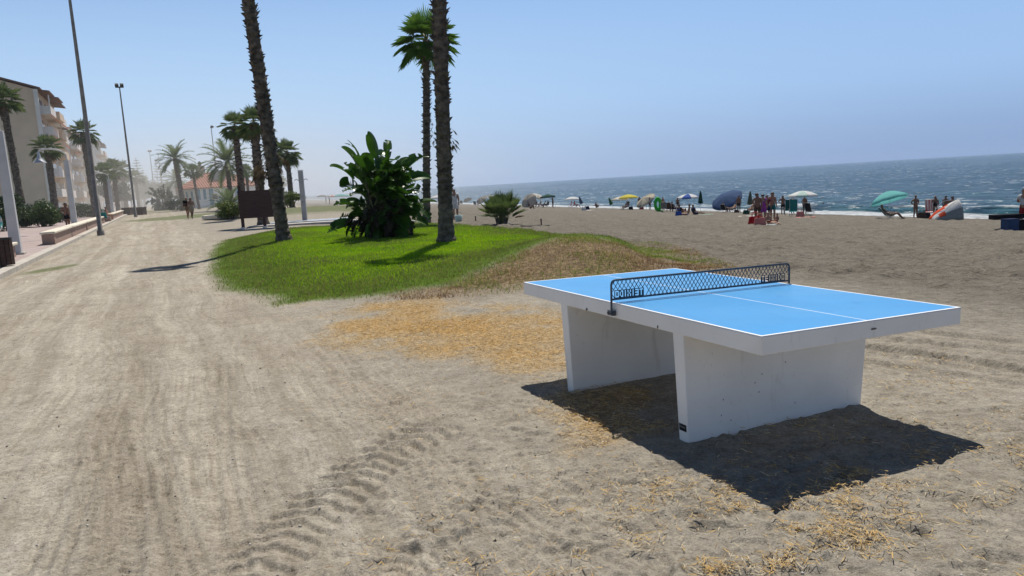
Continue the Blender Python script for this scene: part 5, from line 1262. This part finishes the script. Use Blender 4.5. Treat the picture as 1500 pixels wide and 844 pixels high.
# ------------------------------------------------------------------ beach furniture
POLE = pmat('white_pole', (.6, .6, .6), rough=.4)
def umbrella(label, loc, R_, h, mats, tilt=0, az=0, panels=8, drop=.30, group='beach umbrellas along the waterline'):
    """loc: foot of the pole; the canopy tilts by tilt toward az"""
    o = thing('beach_umbrella', label, 'umbrella', loc, 0, group)
    rot = Matrix.Rotation(az, 3, 'Z') @ Matrix.Rotation(tilt, 3, 'Y') @ Matrix.Rotation(-az, 3, 'Z')
    top = Vector((0, 0, h)); j = Vector((0, 0, h*.62)) if tilt else Vector((0, 0, h*.6)); ap = j+rot @ Vector((0, 0, h*.38))
    MB().tube([(0, 0, -.25), j, ap+rot @ Vector((0, 0, .06))], .018, 7).build('pole', POLE, o)
    mb = MB(); rg = 5; sub = 4; n = panels*sub; o0 = len(mb.v); mb.v.append(tuple(ap))
    for i in range(1, rg+1):
        f = i/rg
        for k in range(n):
            q = (k % sub)/sub; sag = .07*math.sin(PI*q)*f; a = 2*PI*k/n
            rr_ = R_*f*(1-.045*math.sin(PI*q)); z = -drop*R_*(f**1.7)-(0 if i < rg else 0)+sag*.0-.03*math.sin(PI*q)*R_*f*(1 if f < 1 else .3)
            mb.v.append(tuple(ap+rot @ Vector((rr_*math.cos(a), rr_*math.sin(a), z))))
    for k in range(n):
        mi = (k//sub) % len(mats); mb.f.append((0, 1+k, 1+(k+1) % n)); mb.m.append(mi)
        for i in range(1, rg):
            a = 1+(i-1)*n+k; b = 1+(i-1)*n+(k+1) % n; mb.f.append((a, a+n, b+n, b)); mb.m.append(mi)
    o1 = len(mb.v)
    for k in range(n):
        q = (k % sub)/sub; a = 2*PI*k/n; rr_ = R_*(1-.045*math.sin(PI*q))
        mb.v.append(tuple(ap+rot @ Vector((rr_*math.cos(a), rr_*math.sin(a), -drop*R_-.12-.03*math.sin(PI*q)))))
    for k in range(n):
        a = 1+(rg-1)*n+k; b = 1+(rg-1)*n+(k+1) % n; mb.f.append((a, o1+k, o1+(k+1) % n, b)); mb.m.append((k//sub) % len(mats))
    mb.build('canopy', mats, o, smooth=True)
    rb = MB()
    for k in range(panels):
        a = 2*PI*k/panels; rb.tube([ap+rot @ Vector((0, 0, -.05)), ap+rot @ Vector((R_*.55*math.cos(a), R_*.55*math.sin(a), -drop*R_*.36-.02))], .006, 4, cap=False)
    rb.build('ribs', POLE, o)
    return o
def closed_umbrella(label, loc, h, mat, lean=(0, 0)):
    o = thing('closed_umbrella', label, 'umbrella', loc, 0, 'closed umbrellas')
    ax = Vector((lean[0], lean[1], 1)).normalized(); MB().tube([ax*-.2, ax*h], .018, 6).build('pole', POLE, o); mb = MB(); n = 16; pr = [(.03, 1.0), (.08, .92), (.16, .70), (.22, .48), (.24, .40), (.12, .36), (.03, .37)]
    q = Vector((0, 0, 1)).rotation_difference(ax).to_matrix()
    for r_, f in pr:
        for k in range(n): a = 2*PI*k/n; rr_ = r_*(1+.22*(1 if k % 2 else -1)); mb.v.append(tuple(q @ Vector((rr_*math.cos(a), rr_*math.sin(a), h*f))))
    for i in range(len(pr)-1):
        for k in range(n): a = i*n+k; b = i*n+(k+1) % n; mb.f.append((a, b, b+n, a+n)); mb.m.append(0)
    mb.build('folded_canopy', mat, o, smooth=True); return o
def chair(label, loc, rz, mat, seat=.30, back=.62, recl=.35, group='folding beach chairs'):
    o = thing('beach_chair', label, 'beach chair', loc, rz, group)
    bx = math.sin(recl)*back; bz = math.cos(recl)*back
    fr_ = MB()
    for s in (-1, 1):
        x = s*.27
        fr_.tube([(x, -.26, 0), (x, .05, seat), (x, .22+bx*.0, seat-.02)], .013, 6); fr_.tube([(x, .30, 0), (x, -.22, seat)], .013, 6); fr_.tube([(x, .2, seat-.02), (x, .2+bx, seat+bz)], .013, 6); fr_.tube([(x, -.22, seat+.18), (x, .2+bx*.35, seat+.20)], .016, 6); fr_.tube([(x, -.22, seat), (x, -.22, seat+.18)], .012, 6)
    fr_.tube([(-.27, .2+bx, seat+bz), (.27, .2+bx, seat+bz)], .013, 6); fr_.build('frame', pmat('chair_tube', (.45, .45, .45), rough=.35, metal=.5), o, smooth=True)
    MB().box((0, -.01, seat-.005), (.52, .44, .018), rot=Matrix.Rotation(-.05, 3, 'X')).build('seat', mat, o, bevel=.004); MB().box((0, .2+bx/2+.012, seat+bz/2), (.52, .018, back*.92), rot=Matrix.Rotation(-recl, 3, 'X')).build('backrest', mat, o, bevel=.004)
    return o
def bag(label, loc, mat, s=1.0, name='beach_bag', rz=0):
    o = thing(name, label, 'bag', loc, rz); mb = MB(); mb.hexa([(-.26*s, -.12*s, 0), (.26*s, -.12*s, 0), (.26*s, .12*s, 0), (-.26*s, .12*s, 0), (-.21*s, -.05*s, .34*s), (.21*s, -.05*s, .34*s), (.21*s, .05*s, .34*s), (-.21*s, .05*s, .34*s)]); mb.build('body', mat, o, bevel=.04*s, segs=3)
    for y in (-.06, .06): MB().tube([(-.12*s, y*s, .32*s), (-.08*s, y*s, .5*s), (.08*s, y*s, .5*s), (.12*s, y*s, .32*s)], .012*s, 6).build('handle', mat, o, smooth=True)
    return o
def towel(label, loc, rz, mat, L_=1.7, w=.85):
    r = random.Random(hash(label) % 999 if False else len(label)); mb = MB(); n = 10
    for i in range(n+1):
        for j in range(6):
            mb.v.append((w*(j/5-.5), L_*(i/n-.5), .02+.02*r.random())); 
    for i in range(n):
        for j in range(5): a = i*6+j; mb.f.append((a, a+1, a+7, a+6)); mb.m.append(0)
    o = mb.build('beach_towel', mat, smooth=True); o.location = loc; o.rotation_euler = (0, 0, rz); sm = o.modifiers.new('thick', 'SOLIDIFY'); sm.thickness = .012; return tag(o, label, 'towel')
def up(v, dz): return Vector((v.x, v.y, v.z+dz))
def off(px, py, dx, dy, dz=0):
    p = spot(px, py); x, y = p.x+dx, p.y+dy; return Vector((x, y, hz(x, y)+dz))

# ---- far beach on the left, in the dust (mostly hidden)
u = umbrella('faint turquoise umbrella far off left of the paddle-leaf bush', atx(500, 150), 1.25, 2.1, [AQU]); umbrella('second faint turquoise umbrella close beside the first', atx(509, 158), 1.2, 2.1, [AQU, WHT])
umbrella('faint pinkish umbrella left of the turquoise pair', atx(487, 155), 1.0, 1.9, [PNK, WHT]); umbrella('dark faint umbrella farthest along the beach', atx(472, 170), 1.1, 2.0, [GRY])
person('person standing in the dust beside the pinkish umbrella', atx(483, 152), 2, 'stand', [('trunks', RED)], 1)
person('person standing faintly between two distant umbrellas', atx(478, 165), 2, 'stand', [('trunks', NVY)], 1)
person('person sitting under the faint turquoise umbrella', off(500, 297, 0, 0), 2.5, 'chair', [('trunks', NVY)], 1) if False else None
# ---- behind the trunks
umbrella('white umbrella half hidden behind the slim palm trunk', spot(641, 303), 1.05, 1.75, [WHT]); person('person in dark clothes sitting beneath the umbrella behind the palm trunk', off(643, 303, .3, -.5), 2.4, 'low', [('trunks', NVY), ('shirt', NVY)], 1)
pw = person('bare-chested man with a white towel round his waist behind the foremost trunk', spot(668, 322.5), PI, 'chat', [('dress', WHT)], 0, 1)
o = thing('bucket', 'pale bucket on the sand by the man in the white towel', 'bucket', spot(672, 325)); MB().lathe([(0, 0), (.15, 0), (.20, .34), (.19, .34), (.145, .02)], 14).build('body', fab('pale_aqua', (.5, .62, .6)), o, smooth=True); MB().tube([(.19*math.cos(a), 0, .33+.16*math.sin(a)) for a in np.linspace(0, PI, 8)], .008, 5).build('handle', DKMET, o)
# ---- group at 680
chair('grey chair left of the spiky palm clump', spot(676, 300), PI, GRY); person('person sitting on the grey chair left of the spiky palm clump', off(676, 300, 0, .0, 0), PI, 'chair', [('trunks', NVY)], 1); umbrella('low grey umbrella over the person left of the spiky palm clump', off(683, 300, .4, .6), 1.0, 1.5, [GRY], .5, 2.2)
umbrella('dark grey umbrella tipped over behind the spiky palm clump', spot(707, 301), 1.25, 1.6, [GRY, TAN], .7, -2.5); umbrella('cream umbrella showing over the spiky palm clump', spot(723, 302), 1.25, 1.9, [CRM, WHT], .4, .4); chair('dark folded-out chair left of the tipped grey umbrella', spot(697, 302), 2.6, BLK); person('person in dark shorts standing by the dark chair', spot(700, 301), 2.5, 'bend', [('trunks', NVY)], 1)
# ---- 775-805
umbrella('grey-beige umbrella tilted on its side as a wind screen', spot(776, 304), 1.35, 1.5, [TAN, GRY], 1.0, -2.3); umbrella('cream round umbrella above the tilted grey-beige one', spot(786, 303), 1.15, 2.2, [CRM, WHT], .4, -.9)
person('dark figure bending in front of the tilted grey-beige umbrella', spot(777, 306.5), 1.2, 'low', [('trunks', BLK), ('shirt', BLK)], 1); person('person sitting under the cream round umbrella', spot(784, 303), -1.2, 'chair', [('trunks', NVY)], 1); person('second person sitting right of the cream umbrella pole', spot(790, 303.5), -1.4, 'chair', [('suit', BLK)], 1, 1, 1, 'longhair')
chair('chair of the person under the cream round umbrella', spot(784, 303), -1.2, NVY); chair('chair of the second person right of the cream umbrella', spot(790, 303.5), -1.4, NVY)
o = thing('beach_canopy', 'dark green square canopy on poles', 'canopy', spot(803, 304), .2)
mb = MB(); mb.add([(-1.0, -.8, 1.75), (1.0, -.8, 1.8), (1.0, .8, 1.75), (-1.0, .8, 1.7), (0, 0, 2.1), (-1.0, -.8, 1.5), (1.0, -.8, 1.55), (1.0, .8, 1.5), (-1.0, .8, 1.45)], [(0, 1, 4), (1, 2, 4), (2, 3, 4), (3, 0, 4), (0, 5, 6, 1), (1, 6, 7, 2), (2, 7, 8, 3), (3, 8, 5, 0)]); mb.build('roof', GRN, o)
for x, y in ((-.97, -.77), (.97, -.77), (.97, .77), (-.97, .77)): MB().tube([(x, y, -.1), (x, y, 1.75)], .02, 6).build('leg', POLE, o)
person('person sitting under the dark green canopy', off(801, 304, 0, .2), -1.2, 'chair', [('trunks', NVY)], 1); chair('chair under the dark green canopy', off(801, 304, 0, .2), -1.2, NVY); person('man standing at the right corner of the dark green canopy', spot(810, 304), 2, 'chat', [('trunks', BLK)], 1); person('person lying back left of the dark green canopy', off(797, 304, -.2, 0), -1.5, 'lounge', [('trunks', RED)], 1)
# ---- 839
umbrella('plain white umbrella over red chairs', spot(839, 304), 1.25, 1.75, [WHT]); chair('red chair under the plain white umbrella', spot(834, 304.5), -1.4, RED, .3, .75); chair('second red chair, closer to the umbrella pole', spot(838.5, 305), -1.4, RED, .3, .75)
person('person sitting on the right under the plain white umbrella', spot(844, 304.5), 1.6, 'chair', [('trunks', NVY)], 1); chair('dark chair on the right under the plain white umbrella', spot(844, 304.5), 1.6, NVY); closed_umbrella('closed dark blue umbrella leaning left beside the white one', spot(854, 305), 1.85, DBL, (-.28, 0))
bag('white bag lying on the sand left of the dark one', spot(855, 308.5), WHT, 1.1); bag('dark bag on the white towel right of the white bag', off(860, 308, 0, 0, .05), NVY, 1.2); towel('white towel spread under the dark bag', spot(860, 308.5), .6, WHT)
person('person sitting alone facing the water', spot(874, 304.5), 2.6, 'low', [('trunks', KHK)], 1)
closed_umbrella('closed green umbrella leaning left near the foam', spot(898, 301), 1.7, fab('leaf_green', (.05, .2, .05)), (-.35, 0))
# ---- 908-950
umbrella('cream and blue-edged umbrella behind the yellow one', spot(909, 305), 1.25, 1.75, [CRM, WHT]); umbrella('bright yellow umbrella over a dark chair', spot(921, 305.5), 1.35, 2.05, [YEL]); chair('dark chair below the yellow umbrella', spot(917, 308), -.9, BLK, .34, .75); person('person sitting in the dark chair below the yellow umbrella', spot(917, 308), -.9, 'chair', [('trunks', BLK), ('shirt', GRY)], 1)
bag('dark cool bag right of the dark chair', spot(924, 307.5), BLK, 1.2); umbrella('pale grey-green umbrella tilted toward the sea', spot(947, 305), 1.4, 1.7, [TAN, CRM], .65, -2.7); person('person standing left of the pale tilted umbrella', spot(937, 304), 2.4, 'stand', [('trunks', NVY)], 1); person('person standing under the pale tilted umbrella', spot(952, 305), 2.4, 'stand', [('suit', BLK)], 1, 0, .95, 'longhair'); bag('red bag under the pale tilted umbrella', spot(940, 306), RED, 1.1)
# ---- 964-1030
o = thing('inflatable_ring', 'bright green inflatable standing on edge', 'inflatable', spot(964, 310), .5)
mb = MB(); n, m = 20, 10
for i in range(n):
    a = 2*PI*i/n
    for k in range(m): q = 2*PI*k/m; rr_ = .42+.17*math.cos(q); mb.v.append((rr_*math.cos(a)*.85, .17*math.sin(q), .78+rr_*math.sin(a)*1.35))
for i in range(n):
    for k in range(m): mb.f.append((i*m+k, ((i+1) % n)*m+k, ((i+1) % n)*m+(k+1) % m, i*m+(k+1) % m)); mb.m.append(0)
mb.build('ring', LGR, o, smooth=True); MB().tube([(0, 0, .1), (.1, -.1, 0.02), (.5, -.2, .02)], [.14, .13, .08], 8).build('tail', LGR, o, smooth=True)
person('bare-chested man standing behind the green inflatable', spot(971.5, 306), 2.2, 'stand', [('trunks', BRN)], 0)
chair('grey chair with its back to the path right of the green inflatable', spot(973, 311), 2.8, GRY, .34, .75); person('person in a pink top on the sand right of the green inflatable', spot(981, 311), 2.6, 'chair', [('shirt', PNK), ('trunks', NVY)], 0, 1); chair('brown chair of the person in the pink top', spot(981, 311), 2.6, BRN, .34, .7); person('person with a brown back sitting left of the blue and white umbrella', spot(987, 311), 2.3, 'chair', [('trunks', NVY)], 1); chair('brown chair left of the blue and white umbrella', spot(987, 311), 2.3, BRN)
umbrella('umbrella with blue and white panels', spot(1009, 309), 1.42, 2.05, [WHT, BLU]); person('woman in black standing left below the blue and white umbrella', spot(993, 309), 2.6, 'stand', [('suit', BLK)], 1, 0, .9, 'longhair'); person('person seated in black under the blue and white umbrella', spot(998, 315), 2.2, 'low', [('trunks', BLK), ('shirt', BLK)], 1); person('bare-backed person leaning over under the blue and white umbrella', spot(1008, 316), -2.0, 'ground', [('brief', WHT)], 0, 0, 1.05, 'longhair'); person('person in dark clothes sitting at the right of the blue and white umbrella', spot(1017, 315), 2, 'ground', [('trunks', NVY), ('shirt', NVY)], 1)
bag('blue bag in front of the blue and white umbrella', spot(994, 316), BLU, 1.0); towel('pale green towel on the sand right of the blue and white umbrella', spot(1029, 315), 1.3, fab('pale_green', (.35, .45, .38))); closed_umbrella('closed dark green umbrella right of the blue and white one', spot(1026, 307), 2.35, GRN, (.03, 0))
# ---- 1068
umbrella('large slate blue umbrella tilted against the wind', spot(1066, 310), 1.75, 1.9, [DBL], .62, -2.5); person('seated person in dark clothes under the slate blue umbrella', spot(1062, 312), 2.2, 'chair', [('trunks', BLK), ('shirt', NVY)], 1); chair('dark chair under the slate blue umbrella', spot(1062, 312), 2.2, BLK); person('tall man standing at the right of the slate blue umbrella', spot(1082.5, 311.5), 2.4, 'stand', [('trunks', BLK)], 1, 0, 1.06)
person('person lying back between the blue umbrella and the standing man', spot(1073, 311), -1.3, 'lounge', [('trunks', GRY)], 0); chair('striped grey lounger of the person lying back', spot(1073, 311), -1.3, GRY, .26); bag('dark rucksack at the feet of the tall man', spot(1079, 312), BRN, 1.0)
# ---- 1098-1145
closed_umbrella('closed grey-green umbrella behind the seated woman', spot(1098, 311), 2.2, fab('grey_green', (.12, .15, .11)), (.05, 0)); person('woman seated in a black swimsuit and pale cap by the closed grey-green umbrella', spot(1102, 313), -1.0, 'chair', [('suit', BLK), ('cap', WHT)], 0); chair('beige chair of the woman with the pale cap', spot(1102, 313), -1.0, TAN); bag('dark green cool bag left of the beige chair', spot(1093, 314), GRN, 1.1); towel('white towel left of the group in the middle of the beach', spot(1098, 317), 1.2, WHT)
person('man with a bare tanned back and dark trunks beside the red bags', spot(1110, 328), PI*.9, 'chat', [('trunks', BRN)], 1, 0, .93); person('woman in a purple wrap in the middle of the group', spot(1118, 326), 2.9, 'stand', [('dress', PUR)], 0, 0, .90, 'longhair'); person('person in dark red next to the woman in purple', spot(1124, 324), 2.6, 'chat', [('shirt', fab('maroon', (.2, .03, .05))), ('trunks', NVY)], 0, 0, .9); person('tall man in teal trunks with a towel over his shoulder', spot(1132, 324), 2.4, 'onehip', [('trunks', TEAL)], 0, 1, 1.0)
towel('white towel lying beside the red bags', spot(1120, 330), .8, fab('pale_blue', (.5, .58, .62)), 1.1, .6)
bag('red bag at the feet of the man with the tanned back', spot(1106, 330), RED, 1.25); bag('red and white holdall between the two red ones', spot(1113, 330.5), PNK, 1.1)
person('child in a red swimsuit sitting on the sand', spot(1127, 329.5), .4, 'ground', [('suit', RED)], 0, 1, .72); person('small child in red crawling right of the seated child', spot(1137, 327.5), -1.2, 'ground', [('suit', RED)], 0, 1, .62)
# ---- 1146-1190
person('man standing with hands on hips left of the teal chairs', spot(1147, 314.5), 2.6, 'onehip', [('trunks', BLK)], 1); chair('dark teal high-backed chair, the left of the pair', spot(1155, 316), 2.9, fab('deep_teal', (.01, .10, .10)), .42, .95, .15); chair('bright teal high-backed chair, the right of the pair', spot(1162, 318), 2.9, TEAL, .42, .95, .15); person('person standing behind the pair of teal chairs', spot(1161, 313), 2.4, 'chat', [('shirt', NVY), ('trunks', NVY)], 1)
umbrella('white and pale green umbrella right of the teal chairs', spot(1176, 315), 1.3, 2.15, [WHT, fab('mint', (.5, .66, .6))]); person('person standing under the white and pale green umbrella', spot(1179, 315), 2.3, 'stand', [('trunks', BRN)], 1); chair('black chair right of the white and pale green umbrella', spot(1187, 316), 2.2, BLK, .34, .8); bag('pink bag on the sand below the white and pale green umbrella', spot(1172, 318), PNK, 1.2); towel('pinkish towel on the sand below the white and pale green umbrella', spot(1176, 319), 1.3, PNK)
# ---- swimmer
d = ray(1206, 299); tt_ = (SEA_Z+.05-EYE)/d[2]; person('swimmer with only the head above the water', (d[0]*tt_, d[1]*tt_, SEA_Z-1.42), 2.0, 'stand', [('trunks', BLK)], 1)
# ---- 1303
umbrella('turquoise umbrella with pale panels', spot(1303, 320), 1.3, 1.95, [AQU, AQU, AQU, fab('pale_turquoise', (.45, .70, .66), .4)], .30, 2.2, drop=.45); person('person lying back on a chair below the turquoise umbrella', spot(1303, 322), 1.35, 'lounge', [('trunks', KHK), ('shirt', fab('sage', (.10, .12, .08), 0))], 1); chair('green chair below the turquoise umbrella', spot(1303, 322), 1.35, fab('bottle_green', (.015, .07, .05), 0), .28, .7, .7)
person('woman in a bikini standing with both hands on her hips', spot(1341, 319.5), .2, 'hips', [('brief', BLK), ('bra', BLK)], 1, 0, 1.0); bag('dark bag on the sand right of the woman with hands on hips', spot(1350, 320), BRN, 1.3); bag('black rucksack next to the striped chair', spot(1357, 320), BLK, 1.2)
o = chair('tall red and white striped chair beside the wind shelter', spot(1361, 318), 2.6, pmat('red_white_stripes', (.55, .12, .10), (.75, .70, .68), scale=9, rough=.8, stretch=(4, .1, .1), lo=.48, hi=.52), .45, 1.0, .12)
person('person with a pale hat standing behind the wind shelter', spot(1370, 318), 2.3, 'chat', [('suit', BLK), ('cap', CRM)], 1); person('dark-haired person behind the middle of the wind shelter', spot(1385, 317), 2.2, 'stand', [('trunks', NVY)], 1); person('person at the right end behind the wind shelter', spot(1395, 317.5), 2.2, 'chat', [('suit', RED)], 1, 0, .98, 'longhair')
def shelter():
    q = spot(1382, 323); o = thing('wind_shelter', 'pop-up wind shelter in grey, white and orange', 'tent', q, .1); mb = MB(); n, m = 14, 7
    prof = lambda u: (0, 0)
    for i in range(n+1):
        u = -1+2*i/n; hgt = .08+1.22*((u+1)/2)**.62
        for k in range(m+1):
            f = k/m; a = f*PI*.55
            mb.v.append((u*1.02, -.55*math.cos(a)+.0, hgt*math.sin(min(PI/2, a*.92))))
    for i in range(n):
        for k in range(m):
            u = -1+2*(i+.5)/n; f = (k+.5)/m
            mi = 0 if f < .50 else (1 if u > -.05 else (2 if f > .72 else 1)); mi = 2 if (-.62 < u < -.1 and .30 < f < .58) else mi; mi = 2 if (f > .86 and u < .35) else mi
            mb.f.append((i*(m+1)+k, (i+1)*(m+1)+k, (i+1)*(m+1)+k+1, i*(m+1)+k+1)); mb.m.append(mi)
    c = mb.build('shell', [fab('shelter_grey', (.30, .33, .32), .3), WHT, ORG], o, smooth=True); s = c.modifiers.new('t', 'SOLIDIFY'); s.thickness = .01
    MB().tube([(-1.02+2.04*i/12, .0, .02+1.25*math.sin(PI*min(.5, .5*i/7))) for i in range(13)], .012, 6).build('hoop', POLE, o)
shelter()
# ---- right edge
person('person in a white shirt and red shorts at the right edge', spot(1499.5, 337), 2.2, 'chat', [('shirt', WHT), ('trunks', RED)], 0, 0, 1.05)
o = thing('trestle_table', 'long black tabletop on boxes at the right edge', 'table', spot(1487, 337), -.12); MB().box((.25, .35, .56), (2.1, .5, .20)).build('top', BLK, o, bevel=.01); MB().box((.95, .2, .22), (.6, .5, .44)).build('support', BLK, o)
o = thing('storage_box', 'dark blue plastic box below the black tabletop', 'box', off(1479, 338, 0, 0), .1); MB().box((0, 0, .23), (.50, .42, .46)).build('body', DBL, o, bevel=.015); MB().box((0, 0, .475), (.54, .46, .03)).build('lid', NVY, o, bevel=.008)
o = thing('cool_box', 'black cool box right of the dark blue one', 'box', off(1492, 338, 0, 0), 0); MB().box((0, 0, .21), (.58, .42, .42)).build('body', BLK, o, bevel=.02); MB().box((0, 0, .44), (.6, .44, .04)).build('lid', BLK, o, bevel=.01)
# ---- on the promenade and the path
person('tanned man in black shorts standing hand on hip by the second lamp post', along(thing('tmp', None, None), t_of(100.5, -5.4), -5.4).location.copy(), PI*.9, 'onehip', [('trunks', BLK)], 1, 0, 1.03)
person('woman sitting on the low wall beside a teal bag', along(bpy.data.objects['tmp'], t_of(157.5, -4.25), -4.25, -.02).location.copy(), 1.5, 'bench', [('brief', BLK), ('bra', BLK)], 0, 0, 1.0, 'longhair')
tb_ = along(bpy.data.objects['tmp'], t_of(153, -4.05)-.4, -4.1, .5).location.copy(); bag('teal bag lying on the wall beside the woman', tb_, TEAL, 1.3)
person('distant man walking along the promenade in red shorts', along(bpy.data.objects['tmp'], t_of(172, -6.2), -6.2).location.copy(), .3, 'walk', [('trunks', fab('brick', (.25, .06, .04)))], 1)
pl_ = along(bpy.data.objects['tmp'], t_of(-1, -6.6), -6.6).location.copy(); bpy.data.objects.remove(bpy.data.objects['tmp'])
person('person carrying a turquoise float, cut off by the left edge', pl_, -1.2, 'chat', [('trunks', BRN)], 0)
o = thing('swim_float', 'turquoise and white inflatable carried at the left edge', 'inflatable', pl_+Vector((.25, -.2, 1.0)), .4); mb = MB()
for i in range(18):
    a = 2*PI*i/18
    for k in range(8): q = 2*PI*k/8; rr_ = .26+.10*math.cos(q); mb.v.append((.10*math.sin(q), rr_*math.cos(a), rr_*math.sin(a)))
for i in range(18):
    for k in range(8): mb.f.append((i*8+k, ((i+1) % 18)*8+k, ((i+1) % 18)*8+(k+1) % 8, i*8+(k+1) % 8)); mb.m.append(0 if (i//3) % 2 else 1)
mb.build('ring', [AQU, WHT], o, smooth=True)
pq = spot(276, 321); person('walker with a pale cap and dark rucksack on the dusty path', pq, PI, 'walk', [('trunks', KHK), ('shirt', fab('taupe', (.3, .25, .19), 0)), ('cap', WHT)], 0, 1, 1.0)
o = thing('rucksack', 'dark rucksack on the back of the walker on the path', 'rucksack', pq+Vector((0, -.25, 1.12)), 0); MB().box((0, 0, .1), (.34, .2, .46)).build('body', BLK, o, bevel=.06, segs=3); MB().box((0, -.11, .02), (.24, .06, .2)).build('pocket', BRN, o, bevel=.02)
person('second walker in a long sand-coloured robe beside the rucksack carrier', spot(282, 321), PI, 'walk', [('dress', fab('robe', (.26, .21, .15), 0))], 1, 0, .95)
# ------------------------------------------------------------------ air
def haze(density):
    m = bpy.data.materials.new('haze'); m.use_nodes = True; nt = m.node_tree; nt.nodes.remove(nt.nodes['Principled BSDF'])
    v = nt.nodes.new('ShaderNodeVolumePrincipled'); v.inputs['Color'].default_value = (.55, .68, .92, 1); v.inputs['Density'].default_value = density; v.inputs['Anisotropy'].default_value = .25
    nt.links.new(v.outputs[0], nt.nodes['Material Output'].inputs['Volume'])
    S = 3400; o = MB().box((0, 0, 7.0), (2*S, 2*S, 34)).build('haze', m); tag(o, 'pale sea haze in the air', None, None, 'stuff')
haze(.00013)
def dust():
    m = bpy.data.materials.new('blown_dust'); m.use_nodes = True; nt = m.node_tree; nt.nodes.remove(nt.nodes['Principled BSDF'])
    v = nt.nodes.new('ShaderNodeVolumePrincipled'); v.inputs['Color'].default_value = (.90, .88, .84, 1); v.inputs['Anisotropy'].default_value = .3
    tc = nt.nodes.new('ShaderNodeTexCoord'); ln = nt.nodes.new('ShaderNodeVectorMath'); ln.operation = 'LENGTH'; nt.links.new(tc.outputs['Object'], ln.inputs[0])
    mr = nt.nodes.new('ShaderNodeMapRange'); mr.interpolation_type = 'SMOOTHSTEP'; nt.links.new(ln.outputs['Value'], mr.inputs[0])
    for k, q in enumerate((.15, 1.0, .0072, 0)): mr.inputs[k+1].default_value = q
    nt.links.new(mr.outputs[0], v.inputs['Density'])
    nt.links.new(v.outputs[0], nt.nodes['Material Output'].inputs['Volume'])
    n = 32; prof = [(max(.001, math.sin(PI*k/16)), -math.cos(PI*k/16)) for k in range(17)]
    o = MB().lathe(prof, n).build('blown_dust', m, smooth=True); q = pt(185, 6); o.location = (q[0], q[1], 0); o.scale = (80, 140, 24); o.rotation_euler = (0, 0, math.atan2(PD[1], PD[0])-PI/2)
    tag(o, 'pale dust blowing over the far beach and promenade', None, None, 'stuff')
dust()
